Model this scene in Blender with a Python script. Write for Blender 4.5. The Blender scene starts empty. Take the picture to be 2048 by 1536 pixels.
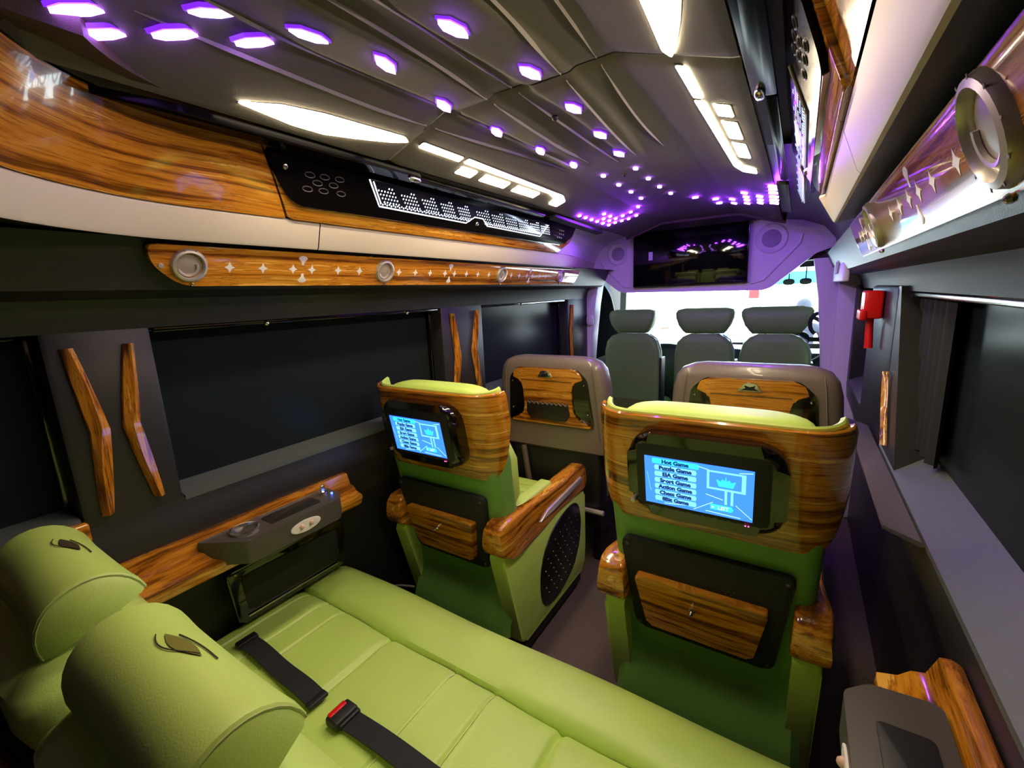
import bpy, bmesh, math, random
from mathutils import Matrix, Vector
random.seed(7)
SC = bpy.context.scene
COL = SC.collection

# ---------------------------------------------------------------- camera, world, exposure
cam_d = bpy.data.cameras.new('camera'); cam = bpy.data.objects.new('camera', cam_d); COL.objects.link(cam)
cam_d.sensor_fit = 'HORIZONTAL'; cam_d.sensor_width = 36.0; cam_d.lens = 880.0 / 2048.0 * 36.0
cam_d.clip_start = 0.02; cam_d.clip_end = 300
def _axes():
    f = 880.0
    r = lambda px, py: Vector((px - 1024.0, -(py - 768.0), -f))
    ax = -r(-350, 655); ax.normalize()
    ay = r(1605, 567); ay -= ax * ay.dot(ax); ay.normalize()
    return ax, ay, ax.cross(ay)
AX, AY, AZ = _axes()
M = Matrix((AX, AY, AZ)).to_4x4(); M.translation = Vector((0.52, 0.0, 1.33))
cam.matrix_world = M
SC.camera = cam

W = bpy.data.worlds.new('daylight'); SC.world = W; W.use_nodes = True
bg = W.node_tree.nodes['Background']; bg.inputs[0].default_value = (0.86, 0.95, 1.0, 1); bg.inputs[1].default_value = 6.0
SC.view_settings.view_transform = 'Standard'; SC.view_settings.look = 'None'
SC.view_settings.gamma = 1.0; SC.view_settings.use_curve_mapping = False
SC.view_settings.exposure = 1.45
WARM = 22.0; VIOLET = 9.0; COOLLED = 2.2        # lamp strengths

# ---------------------------------------------------------------- materials
def S(r, g, b):
    f = lambda c: ((c / 255.0 + 0.055) / 1.055) ** 2.4 if c > 10 else c / 255.0 / 12.92
    return (f(r), f(g), f(b), 1.0)
MATS = {}
def mat(name, col, rough=0.5, metal=0.0, coat=0.0, spec=0.5, bump=None, vary=0.0, emit=None, es=0.0, vscale=6.0):
    if name in MATS: return MATS[name]
    m = bpy.data.materials.new(name); m.use_nodes = True; nt = m.node_tree; b = nt.nodes['Principled BSDF']
    b.inputs['Base Color'].default_value = col; b.inputs['Roughness'].default_value = rough
    b.inputs['Metallic'].default_value = metal; b.inputs['Coat Weight'].default_value = coat
    b.inputs['Coat Roughness'].default_value = 0.05; b.inputs['Specular IOR Level'].default_value = spec
    tc = nt.nodes.new('ShaderNodeTexCoord')
    if vary:
        n = nt.nodes.new('ShaderNodeTexNoise'); n.inputs['Scale'].default_value = vscale; n.inputs['Detail'].default_value = 4
        nt.links.new(tc.outputs['Object'], n.inputs['Vector'])
        mx = nt.nodes.new('ShaderNodeMix'); mx.data_type = 'RGBA'
        mx.inputs[6].default_value = tuple(c * (1 - vary) for c in col[:3]) + (1,)
        mx.inputs[7].default_value = tuple(min(1, c * (1 + vary)) for c in col[:3]) + (1,)
        nt.links.new(n.outputs['Fac'], mx.inputs[0]); nt.links.new(mx.outputs[2], b.inputs['Base Color'])
    if bump:
        n2 = nt.nodes.new('ShaderNodeTexNoise'); n2.inputs['Scale'].default_value = bump[0]; n2.inputs['Detail'].default_value = 3
        nt.links.new(tc.outputs['Object'], n2.inputs['Vector'])
        bp = nt.nodes.new('ShaderNodeBump'); bp.inputs['Strength'].default_value = bump[1]; bp.inputs['Distance'].default_value = 0.002
        nt.links.new(n2.outputs['Fac'], bp.inputs['Height']); nt.links.new(bp.outputs['Normal'], b.inputs['Normal'])
    if emit:
        b.inputs['Emission Color'].default_value = emit; b.inputs['Emission Strength'].default_value = es
    MATS[name] = m; return m

def wood(name, scl, rough=0.16, wav=0.55):
    """glossy streaked zebra wood; small scale = direction the grain runs in"""
    if name in MATS: return MATS[name]
    m = bpy.data.materials.new(name); m.use_nodes = True; nt = m.node_tree; b = nt.nodes['Principled BSDF']
    tc = nt.nodes.new('ShaderNodeTexCoord'); mp = nt.nodes.new('ShaderNodeMapping')
    mp.inputs['Scale'].default_value = scl
    nt.links.new(tc.outputs['Object'], mp.inputs['Vector'])
    # slow waviness of the grain
    wv = nt.nodes.new('ShaderNodeTexNoise'); wv.inputs['Scale'].default_value = 5.0; wv.inputs['Detail'].default_value = 1
    nt.links.new(tc.outputs['Object'], wv.inputs['Vector'])
    sub = nt.nodes.new('ShaderNodeVectorMath'); sub.operation = 'SCALE'; sub.inputs['Scale'].default_value = wav * 2.0
    nt.links.new(wv.outputs['Color'], sub.inputs[0])
    add = nt.nodes.new('ShaderNodeVectorMath'); add.operation = 'ADD'
    nt.links.new(mp.outputs[0], add.inputs[0]); nt.links.new(sub.outputs[0], add.inputs[1])
    n = nt.nodes.new('ShaderNodeTexNoise'); n.inputs['Scale'].default_value = 1.0; n.inputs['Detail'].default_value = 6; n.inputs['Roughness'].default_value = 0.66
    nt.links.new(add.outputs[0], n.inputs['Vector'])
    r = nt.nodes.new('ShaderNodeValToRGB'); e = r.color_ramp.elements
    e[0].position = 0.30; e[0].color = S(78, 42, 10)
    e[1].position = 0.72; e[1].color = S(228, 160, 54)
    for p, c in ((0.41, S(124, 72, 16)), (0.48, S(184, 114, 28)), (0.55, S(210, 142, 40)), (0.60, S(156, 94, 22)), (0.63, S(236, 178, 76))):
        q = e.new(p); q.color = c
    nt.links.new(n.outputs['Fac'], r.inputs[0]); nt.links.new(r.outputs[0], b.inputs['Base Color'])
    b.inputs['Roughness'].default_value = rough; b.inputs['Coat Weight'].default_value = 1.0; b.inputs['Coat Roughness'].default_value = 0.04
    MATS[name] = m; return m

LEATHER = mat('green_leather', S(190, 218, 104), 0.42, bump=(420, 0.12), vary=0.06)
LEATHER_D = mat('green_leather_back', S(108, 156, 72), 0.4, bump=(420, 0.1), vary=0.06)
STITCH = mat('pale_stitch', S(214, 220, 150), 0.7)
OLIVE = mat('olive_vinyl', S(118, 156, 88), 0.5, bump=(300, 0.1), vary=0.05)
WOODX = wood('zebra_wood_level', (1.3, 1.3, 62.0)); WOODH = wood('zebra_wood_overhead', (1.0, 1.0, 74.0)); WOODY = wood('zebra_wood_lengthwise', (14.0, 2.2, 52.0)); WOODZ = wood('zebra_wood_upright', (70.0, 70.0, 3.0))
BLACK = mat('black_gloss', S(10, 9, 9), 0.12, coat=1.0)
INSERT = mat('black_insert', S(12, 10, 10), 0.16, spec=0.03)
BLACKM = mat('black_plastic', S(20, 19, 19), 0.5, bump=(900, 0.15))
MESHB = mat('black_mesh_fabric', S(24, 25, 25), 0.7, bump=(1200, 0.5))
LINING = mat('charcoal_lining', S(40, 38, 38), 0.42, bump=(700, 0.2), vary=0.1)
SUEDE = mat('ceiling_suede', S(104, 99, 91), 0.8, bump=(600, 0.2), vary=0.08)
SUEDE_D = mat('ceiling_edge', S(62, 48, 34), 0.6, bump=(600, 0.2))
CREAM = mat('cream_panel', S(214, 202, 180), 0.45)
PALE = mat('pale_grey_panel', S(224, 218, 224), 0.5, bump=(500, 0.05))
GREYSILL = mat('grey_sill', S(82, 88, 84), 0.5, bump=(800, 0.1))
CARPET = mat('brown_carpet', S(92, 78, 70), 0.95, bump=(260, 0.9), vary=0.25, vscale=60)
TAUPE = mat('taupe_leather', S(114, 102, 92), 0.3, coat=0.25, bump=(350, 0.06), vary=0.05)
GREYBOX = mat('dark_grey_plastic', S(74, 68, 62), 0.42, bump=(900, 0.1))
CHROME = mat('chrome', S(220, 216, 208), 0.18, metal=1.0)
SATIN = mat('satin_silver', S(202, 194, 184), 0.32, metal=0.55)
PEARL = mat('pearl_inlay', S(226, 220, 212), 0.35)
RED = mat('red_plastic', S(214, 14, 20), 0.35)
GLASS = mat('tinted_glass', S(30, 36, 38), 0.2, spec=0.05)
GLASSC = mat('tinted_cab_glass', S(8, 9, 10), 0.7, spec=0.0)
SCREENB = mat('black_screen', S(6, 6, 7), 0.05, coat=0.6)
WEB = mat('black_webbing', S(26, 26, 27), 0.75, bump=(700, 0.5))
def emis(name, col, s): return mat(name, (0, 0, 0, 1), 0.5, emit=col, es=s)
E_WARM = emis('warm_lamp', (1.0, 0.83, 0.56, 1), WARM)
E_VIO = emis('violet_led', (0.44, 0.15, 1.0, 1), VIOLET)
E_HALO = emis('violet_led_halo', (0.22, 0.02, 1.0, 1), 0.45)  # weak glow standing in for the violet halo around each LED
E_VIOC = emis('violet_cluster_led', (0.30, 0.04, 1.0, 1), VIOLET * 8)
E_BLUEVC = emis('blue_cluster_led', (0.20, 0.04, 1.0, 1), VIOLET * 8)
E_BLUEV = emis('blue_violet_led', (0.34, 0.20, 1.0, 1), VIOLET)
E_COOLR = emis('cool_white_led_dim', (0.5, 0.62, 1.0, 1), COOLLED * .3)
E_COOL = emis('cool_white_led', (0.72, 0.80, 1.0, 1), COOLLED)

# ---------------------------------------------------------------- mesh helpers (each returns (verts, faces))
def box(x0, x1, y0, y1, z0, z1):
    v = [(x, y, z) for z in (z0, z1) for y in (y0, y1) for x in (x0, x1)]
    return v, [(0, 2, 3, 1), (4, 5, 7, 6), (0, 1, 5, 4), (2, 6, 7, 3), (0, 4, 6, 2), (1, 3, 7, 5)]
def join(*ms):
    V, F = [], []
    for v, f in ms:
        n = len(V); V += list(v); F += [tuple(i + n for i in q) for q in f]
    return V, F
def xf(m, mtx):
    return [tuple(mtx @ Vector(p)) for p in m[0]], m[1]
def T(x, y, z): return Matrix.Translation((x, y, z))
def R(a, ax): return Matrix.Rotation(math.radians(a), 4, ax)
def bm_out(bm):
    bm.normal_update(); bm.verts.index_update()
    r = [tuple(v.co) for v in bm.verts], [tuple(v.index for v in f.verts) for f in bm.faces]
    bm.free(); return r
def rbox(x0, x1, y0, y1, z0, z1, r=0.01, seg=3):
    bm = bmesh.new(); bmesh.ops.create_cube(bm, size=1)
    for v in bm.verts:
        v.co = Vector((x0 if v.co.x < 0 else x1, y0 if v.co.y < 0 else y1, z0 if v.co.z < 0 else z1))
    bmesh.ops.bevel(bm, geom=bm.edges[:], offset=r, segments=seg, profile=0.5, affect='EDGES', clamp_overlap=True)
    return bm_out(bm)
def prism(poly, h0, h1, bev=0.0, seg=2):
    """2D polygon in XY extruded in Z, rim optionally rounded on the +Z side"""
    bm = bmesh.new(); n = len(poly)
    a = [bm.verts.new((p[0], p[1], h0)) for p in poly]; b = [bm.verts.new((p[0], p[1], h1)) for p in poly]
    area = sum(poly[i][0] * poly[(i + 1) % n][1] - poly[(i + 1) % n][0] * poly[i][1] for i in range(n))
    if area < 0: a.reverse(); b.reverse()
    top = bm.faces.new(b); bm.faces.new(list(reversed(a)))
    for i in range(n): bm.faces.new((a[i], a[(i + 1) % n], b[(i + 1) % n], b[i]))
    if bev: bmesh.ops.bevel(bm, geom=list(top.edges), offset=bev, segments=seg, profile=0.5, affect='EDGES', clamp_overlap=True)
    return bm_out(bm)
def rpoly(pts, r, n=5):
    """round the corners of a polygon"""
    out = []; m = len(pts)
    for i in range(m):
        p = Vector(pts[i]); a = (Vector(pts[i - 1]) - p); b = (Vector(pts[(i + 1) % m]) - p)
        d = min(r, a.length * .45, b.length * .45); a = p + a.normalized() * d; b = p + b.normalized() * d
        for k in range(n + 1):
            t = k / n; q = a * (1 - t) ** 2 + p * 2 * t * (1 - t) + b * t ** 2; out.append((q.x, q.y))
    return out
def loft(rows, closed=False, caps=False):
    V = [tuple(p) for r in rows for p in r]; n = len(rows[0]); F = []
    m = n if closed else n - 1
    for i in range(len(rows) - 1):
        for j in range(m):
            F.append((i * n + j, i * n + (j + 1) % n, (i + 1) * n + (j + 1) % n, (i + 1) * n + j))
    if caps: F.append(tuple(reversed(range(n)))); F.append(tuple((len(rows) - 1) * n + j for j in range(n)))
    return V, F
def tube(path, r, n=8, caps=True):
    rows = []; P = [Vector(p) for p in path]
    for i, p in enumerate(P):
        d = (P[min(i + 1, len(P) - 1)] - P[max(i - 1, 0)]).normalized()
        a = d.orthogonal().normalized() if i == 0 else (rows_a - d * rows_a.dot(d)).normalized()
        rows_a = a; b = d.cross(a); rr = r[i] if isinstance(r, (list, tuple)) else r
        rows.append([p + (a * math.cos(2 * math.pi * k / n) + b * math.sin(2 * math.pi * k / n)) * rr for k in range(n)])
    return loft(rows, True, caps)
def lathe(prof, n=24):
    rows = [[(r * math.cos(2 * math.pi * k / n), r * math.sin(2 * math.pi * k / n), z) for k in range(n)] for r, z in prof]
    return loft(rows, True, True)
def superell(sx, sy, sz, e1=0.5, e2=0.5, nu=28, nv=16):
    f = lambda w, e: math.copysign(abs(w) ** e, w)
    rows = []
    for i in range(nv + 1):
        p = -math.pi / 2 + math.pi * i / nv; p = max(-1.565, min(1.565, p))
        rows.append([(sx * f(math.cos(p), e1) * f(math.cos(t), e2), sy * f(math.cos(p), e1) * f(math.sin(t), e2), sz * f(math.sin(p), e1)) for t in [2 * math.pi * k / nu for k in range(nu)]])
    return loft(rows, True, True)
def sphere(r, n=10): return superell(r, r, r, 1, 1, n, max(4, n // 2))
def text_mesh(s, size, bold=0.0):
    c = bpy.data.curves.new('lettering', 'FONT'); c.body = s; c.size = size; c.align_x = 'CENTER'; c.offset = bold; c.resolution_u = 2
    o = bpy.data.objects.new('lettering', c); me = o.to_mesh()
    r = [tuple(v.co) for v in me.vertices], [tuple(p.vertices) for p in me.polygons]
    o.to_mesh_clear(); bpy.data.objects.remove(o); bpy.data.curves.remove(c); return r

# ---------------------------------------------------------------- object helpers
def mesh(name, m, material, smooth=True):
    me = bpy.data.meshes.new(name); me.from_pydata([tuple(p) for p in m[0]], [], m[1]); me.update()
    bm = bmesh.new(); bm.from_mesh(me); bmesh.ops.recalc_face_normals(bm, faces=bm.faces[:]); bm.to_mesh(me); bm.free()
    if material: me.materials.append(material)
    if smooth:
        for p in me.polygons: p.use_smooth = True
        me.set_sharp_from_angle(angle=math.radians(38))
    return me
def obj(name, m, material, parent=None, loc=None, smooth=True, label=None, kind=None):
    me = m if isinstance(m, bpy.types.Mesh) else mesh(name, m, material, smooth)
    o = bpy.data.objects.new(name, me); COL.objects.link(o)
    if loc is not None: o.location = loc
    if parent: o.parent = parent
    if label: o['label'] = label
    if kind: o['kind'] = kind
    return o
def tag(o, label, cat, group=None):
    o['label'] = label; o['category'] = cat
    if group: o['group'] = group
    return o
def thing(name, label, cat, loc=(0, 0, 0), group=None):
    o = bpy.data.objects.new(name, None); COL.objects.link(o); o.location = loc; o.empty_display_size = 0.05
    return tag(o, label, cat, group)
def struct(name, m=None, material=None, label=None, cat=None, smooth=True):
    if m is None:
        o = bpy.data.objects.new(name, None); COL.objects.link(o); o.empty_display_size = 0.05
    else: o = obj(name, m, material, smooth=smooth)
    o['kind'] = 'structure'
    if label: o['label'] = label
    if cat: o['category'] = cat
    return o
def dup(root, loc):
    r = root.copy(); COL.objects.link(r); r.location = loc
    for ch in list(root.children):
        c = ch.copy(); COL.objects.link(c); c.parent = r
        for g in list(ch.children):
            d = g.copy(); COL.objects.link(d); d.parent = c
    return r
ORD = ['first', 'second', 'third', 'fourth', 'fifth', 'sixth', 'seventh', 'eighth', 'ninth', 'tenth', 'eleventh', 'twelfth']

# ================================================================ THE SETTING
floor = struct('floor', box(-0.86, 0.86, -0.42, 3.5, -0.06, 0.0), CARPET, 'brown speckled carpet of the van cabin floor')
skin = mat('van_skin', S(16, 16, 17), 0.8)
struct('wall_outer', join(box(-0.97, 0.97, -0.42, 3.96, 1.80, 1.82), box(-0.97, -0.95, -0.42, 4.4, -0.6, 1.82), box(0.95, 0.97, -0.42, 4.4, -0.6, 1.82),
       box(-0.97, 0.97, -0.44, -0.42, -0.6, 1.82), box(-0.97, 0.97, -0.42, 4.4, -0.62, -0.6), box(-0.97, 0.97, 4.38, 4.4, -0.6, 0.84)), skin, 'dark outer skin of the van', smooth=False)
struct('wall_rear', join(box(-0.86, 0.86, -0.42, -0.38, 0, 1.78)), LINING, 'dark rear wall of the van behind the bench', smooth=False)

def side_pts(prof, ys, s, o=0.0):
    return [[(s * (u + o), y, z) for (u, z) in prof] for y in ys]
def lining(prof, y0, y1, s, o=0.0, n=2):
    ys = [y0 + (y1 - y0) * i / n for i in range(n + 1)]
    return loft(side_pts(prof, ys, s, o))
def arc_path(u):
    """plan path of the left overhead trim: straight, then round the rear corner"""
    r = u - 0.137; pts = []
    for y in (3.0, 2.8, 2.6, 2.4, 2.17, 1.6, 1.1, 0.75, 0.6, 0.5): pts.append((-u, y))
    for k in range(0, 13):
        a = math.radians(k * 4.5); pts.append((-0.137 - r * math.cos(a), 0.45 - r * math.sin(a)))
    pts.append((pts[-1][0], -0.38)); return pts
def sweep(prof, i0, i1):
    paths = [arc_path(u) for u, z in prof]
    return loft([[(paths[j][i][0], paths[j][i][1], prof[j][1]) for j in range(len(prof))] for i in range(i0, i1)])

# ---- side walls: valance, window belt with openings, lower lining
VAL = [(0.60, 1.48), (0.638, 1.395), (0.645, 1.378), (0.67, 1.368), (0.71, 1.369), (0.735, 1.362), (0.752, 1.335), (0.76, 1.296), (0.93, 1.296)]
LOWL = [(0.93, 0.885), (0.775, 0.875), (0.76, 0.868), (0.757, 0.83), (0.745, 0.80), (0.748, 0.775), (0.79, 0.64), (0.83, 0.55), (0.83, 0.0)]
LOWR = [(0.93, 0.885), (0.85, 0.86), (0.775, 0.825), (0.762, 0.815), (0.760, 0.79), (0.765, 0.72), (0.80, 0.62), (0.83, 0.5), (0.83, 0.0)]
def wall(name, s, o, low, gaps, label):
    ms = [lining(VAL, -0.40, 3.0, s, o * 0.0 + (0.0 if s < 0 else 0.02), 4), lining(low, -0.40, 3.0, s, 0.0, 4)]
    for y0, y1 in gaps:
        a, b = sorted((s * 0.94, s * 0.76)); ms.append(rbox(a, b, y0, y1, 0.80, 1.31, 0.012, 2))
    if s > 0:   # slanted rear edge of the right pillar
        pr = prism([(1.48, 0.82), (1.74, 0.80), (1.74, 1.31), (1.70, 1.31)], 0.762, 0.94, 0)
        ms.append(([(h, a, b) for a, b, h in pr[0]], pr[1]))
    return struct(name, join(*ms), LINING, label)
wall('wall_left', -1, 0, LOWL, [(0.224, 0.413), (1.425, 1.72), (2.66, 3.0)], 'charcoal left side lining with three dark windows')
wall('wall_right', 1, 0.03, LOWR, [(-0.4, -0.1), (1.72, 2.30), (2.86, 3.0)], 'charcoal right side lining with dark windows')

# ---- windows
def window(name, s, y0, y1, zb, sill_in, sill_mat, label):
    w = struct(name); w.location = (s * 0.82, (y0 + y1) / 2, zb); w['label'] = label
    L = (y1 - y0) / 2; a, b = sorted((s * 0.02, s * 0.028))
    obj('pane', box(a, b, -L, L, -0.02, 1.30 - zb), GLASS, w, smooth=False)
    fx0, fx1 = sorted((s * 0.0, s * 0.05))
    obj('window_frame', join(rbox(fx0, fx1, -L - .005, -L + 0.012, -0.02, 1.305 - zb, .003), rbox(fx0, fx1, L - 0.012, L + .005, -0.02, 1.305 - zb, .003), rbox(fx0, fx1, -L, L, 1.285 - zb, 1.30 - zb, .003)), BLACK, w)
    xin = s * (sill_in[0] - 0.82); x1 = s * 0.02
    d = loft([[(xin, y, sill_in[1] - zb - 0.012), (xin, y, sill_in[1] - zb), (x1, y, 0.0), (x1, y, -0.02)] for y in (-L + .002, L - .002)], True, True)
    obj('window_sill', d, sill_mat, w, label='pale grey window sill')
    return w
window('window_1', -1, -0.12, 0.224, 0.905, (0.762, 0.895), GREYSILL, 'dark tinted rear window beside the far bench headrest')
window('window_2', -1, 0.413, 1.425, 0.888, (0.758, 0.872), GREYSILL, 'large dark tinted middle window in the left wall')
window('window_3', -1, 1.72, 2.66, 0.888, (0.758, 0.872), GREYSILL, 'dark tinted front window in the left wall behind the taupe seat')
window('window_4', 1, -0.10, 1.73, 0.875, (0.758, 0.823), GREYSILL, 'large dark tinted window along the right wall')
window('window_5', 1, 2.30, 2.86, 0.86, (0.758, 0.823), GREYSILL, 'narrow dark front window in the right wall past the red hammer')
# gathered black curtain and bright curtain rail of the right window
cur = []
for i in range(60):
    t = i / 59.0; cur.append((0.812 + 0.010 * math.sin(t * 40), 1.36 + 0.35 * t))
curt = loft([[(x, y, 0.885) for x, y in cur], [(x, y, 1.285) for x, y in cur]])
tag(obj('window_curtain', curt, MESHB), 'black pleated curtain gathered at the front end of right window', 'curtain')
cr = thing('curtain_rail', 'slim polished curtain rail along top of the right window', 'rail', (0.79, 0.9, 1.287))
obj('rail_bar', rbox(-0.006, 0.006, -0.95, 0.88, -0.006, 0.006, 0.003), CHROME, cr)
obj('end_bracket', rbox(-0.010, 0.010, 0.82, 0.86, -0.016, 0.008, 0.004), BLACKM, cr)
obj('end_bracket', rbox(-0.010, 0.010, -0.95, -0.92, -0.016, 0.008, 0.004), BLACKM, cr)
cr2 = thing('curtain_rail', 'short polished curtain rail at the front right window', 'rail', (0.785, 2.58, 1.28))
obj('rail_bar', rbox(-0.007, 0.007, -0.27, 0.27, -0.007, 0.007, 0.003), CHROME, cr2)
cr3 = thing('curtain_rail', 'thin dark curtain rail along top of the middle left window', 'rail', (-0.775, 0.92, 1.29))
obj('rail_bar', rbox(-0.006, 0.006, -0.50, 0.50, -0.006, 0.006, 0.003), BLACK, cr3)
for k, y in enumerate((-0.23, 0.32)): obj('rail_knob', xf(sphere(0.008), T(0.006, y, -0.004)), CHROME, cr3)
cr4 = thing('curtain_rail', 'thin dark curtain rail along top of the front left window', 'rail', (-0.775, 2.19, 1.29))
obj('rail_bar', rbox(-0.006, 0.006, -0.46, 0.46, -0.006, 0.006, 0.003), BLACK, cr4)
obj('rail_knob', xf(sphere(0.007), T(0.006, -0.1, -0.004)), CHROME, cr4)

# ---- ceiling: arched panels either side of one seam, soft edges, raised ribs
def zc(x, y):
    u = abs(x - 0.01); z = 1.745
    if u > 0.2: z -= min(1, (u - 0.2) / 0.19) * 0.065
    if u > 0.39: z -= (u - 0.39) / 0.09 * 0.015
    if y > 1.6: z -= min(1, (y - 1.6) / 1.0) * 0.03
    return z
ceiling = struct('ceiling', None, None, 'dark grey padded ceiling with sculpted ribs')
def sm(a, b, t):
    t = max(0, min(1, (t - a) / (b - a))); return t * t * (3 - 2 * t)
def ripple(x, y):
    """sculpted relief of the middle of the ceiling"""
    h = 0.0
    for c in (-0.125, 0.06):
        d = abs(x - c - 0.02 * math.sin((y - 0.6) * 4)); w = 0.055 * (1 - 0.45 * sm(0.6, 1.5, y))
        h += 0.007 * (1 - sm(w * 0.8, w * 1.15, d)) * sm(0.3, 0.5, y) * (1 - sm(1.42, 1.5, y))
    return -h
for y0, y1, n in ((-0.38, 0.855, 60), (0.859, 2.75, 80)):
    rows = []
    for i in range(n + 1):
        y = y0 + (y1 - y0) * i / n; rows.append([])
        for j in range(121):
            x = -0.385 + 0.80 * j / 120; z = zc(x, y) + ripple(x, y)
            if i in (0, n): z += 0.006
            rows[-1].append((x, y, z))
        rows[-1] = [(-0.385, y, 1.78)] + rows[-1] + [(0.415, y, 1.78)]
    obj('ceiling_panel', loft(rows), SUEDE, ceiling)
obj('seam_strip', box(-0.40, 0.43, 0.85, 0.864, 1.755, 1.765), BLACKM, ceiling)
# front header of the ceiling that dips to the partition
hd = loft([[(x, y, z) for (y, z) in ((2.74, zc(x, 2.7) + 0.01), (2.745, zc(x, 2.7) - 0.012), (2.80, 1.70), (2.92, 1.692), (3.02, 1.70), (3.02, 1.80))] for x in [-0.40 + 0.83 * k / 16 for k in range(17)]])
obj('ceiling_header', hd, SUEDE_D, ceiling)
CORN = [(0.468, 1.684), (0.458, 1.693), (0.44, 1.692), (0.40, 1.683), (0.383, 1.684), (0.383, 1.79)]
obj('ceiling_cornice', sweep(CORN, 0, 24), SUEDE_D, ceiling)
obj('ceiling_cornice', loft(side_pts(CORN, (3.0, 1.68, -0.38), 1, 0.03)), SUEDE_D, ceiling)
# narrow piping lines that follow the ribs
def pipe_line(pts, w=0.0035):
    rows = []
    for i, (x, y) in enumerate(pts):
        z = zc(x, y) + ripple(x, y); k = min(i, len(pts) - 1 - i); ww = w * min(1, 0.25 + k * 0.25)
        rows.append([(x - ww, y, z + 0.002), (x, y, z - ww * 1.4), (x + ww, y, z + 0.002)])
    return loft(rows)
RIB = mat('ceiling_piping', S(132, 126, 118), 0.6)
for k, f in enumerate((lambda y: -0.185 + 0.05 * sm(0.5, 1.5, y), lambda y: -0.055 - 0.035 * sm(0.5, 1.5, y), lambda y: 0.0 - 0.01 * sm(0.5, 1.5, y), lambda y: 0.125 - 0.06 * sm(0.5, 1.5, y), lambda y: -0.25 + 0.07 * sm(0.6, 1.6, y), lambda y: 0.20 - 0.05 * sm(0.5, 1.3, y))):
    for a, b in ((0.30, 0.845), (0.872, 1.50 - 0.06 * (k % 2))):
        obj('ceiling_piping', pipe_line([(f(y), y) for y in [a + (b - a) * i / 14 for i in range(15)]]), RIB, ceiling)
obj('ceiling_knob', xf(sphere(0.008), T(0.0, 1.03, 1.742)), BLACKM, ceiling)
obj('ceiling_knob', xf(sphere(0.007), T(-0.045, 1.66, 1.742)), BLACKM, ceiling)

# ---- overhead trims (cream band)
BAND = [(0.566, 1.474), (0.561, 1.4735), (0.557, 1.478), (0.537, 1.534), (0.539, 1.539), (0.56, 1.541)]
LEDGE = [(0.565, 1.4745), (0.60, 1.482), (0.66, 1.486)]
struct('trim_14', sweep(LEDGE, 0, 24), LINING, 'dark underside of the left overhead band')
def band_left(y_hi, y_lo):
    prof = BAND; paths = []
    for u, z in prof:
        p = [q for q in arc_path(u)]; paths.append(p)
    idx = [i for i, q in enumerate(arc_path(0.557)) if y_lo <= q[1] <= y_hi]
    return idx, paths
idx, paths = band_left(3.01, 0.75)
SEAM = 0.742
def flare(y): return 0.17 * sm(2.10, 3.05, y)
rows = [[(paths[j][i][0] - flare(paths[j][i][1]), paths[j][i][1], BAND[j][1]) for j in range(len(BAND))] for i in idx]
rows[-1] = [(-u, SEAM + 0.0015, z) for u, z in BAND]
trim1 = struct('trim_1', loft(rows), CREAM, 'cream overhead band along the left wall ahead of the seam')
idx, paths = band_left(0.70, -1)
rows = [[(-u, SEAM - 0.0015, z) for u, z in BAND]] + [[(paths[j][i][0], paths[j][i][1], BAND[j][1]) for j in range(len(BAND))] for i in idx]
struct('trim_2', loft(rows), CREAM, 'cream overhead band curving round the rear left corner')
RO = 0.015
struct('trim_15', loft(side_pts(LEDGE, (1.42, 0.6, -0.38), 1, RO)), LINING, 'dark underside of the right overhead band')
def right_band(y0, y1, cap):
    rows = [[(u + RO, y, z) for u, z in BAND] for y in (y0, y1)]
    if cap:   # tapered nose at the front end
        rows.append([(u + RO - (0.012 if z > 1.5 else 0), y1 + 0.03 - (z - 1.47) * 0.2, z) for u, z in BAND])
        rows.append([(0.62, y1 + 0.035, 1.50) for u, z in BAND])
    return loft(rows)
struct('trim_3', right_band(0.80, 1.36, True), CREAM, 'cream overhead band on the right wall, front half with pointed end')
struct('trim_4', right_band(-0.38, 0.797, False), CREAM, 'cream overhead band on the right wall nearest the camera')
# pale panel that closes the left overhead run up to the partition
P5 = [(0.530, 1.537), (0.468, 1.684), (0.46, 1.70)]
struct('trim_5', loft([[(-(0.537 + flare(y)), y, 1.536), (-(0.505 + .95 * flare(y)), y, 1.61), (-(0.468 + .8 * flare(y)), y, 1.67), (-0.43 - .3 * flare(y), y, 1.692), (-0.385, y, 1.70)] for y in [2.08 + .94 * k / 12 for k in range(13)]]), PALE, 'pale upper side panel between wood overhead panel and partition, lit violet')
# right wall ahead of the overhead locker
P6 = [(0.41, 1.685), (0.50, 1.672), (0.60, 1.63), (0.655, 1.56), (0.665, 1.50)]
struct('trim_6', loft(side_pts(P6, (1.40, 2.2, 3.0), 1)), LINING, 'dark upper lining ahead of the right overhead locker')
ch = struct('trim_7', xf(rbox(-0.012, 0.012, -0.36, 0.36, -0.085, 0.085, 0.008), T(0.665, 2.58, 1.415)), PALE, 'pale panel with raised chevrons above the front right window')
for k in range(3):
    obj('chevron', tube([(0.650, 2.50 + 0.07 * k, 1.46), (0.650, 2.42 + 0.07 * k, 1.415), (0.650, 2.50 + 0.07 * k, 1.37)], 0.006, 6), PALE, ch)

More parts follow.
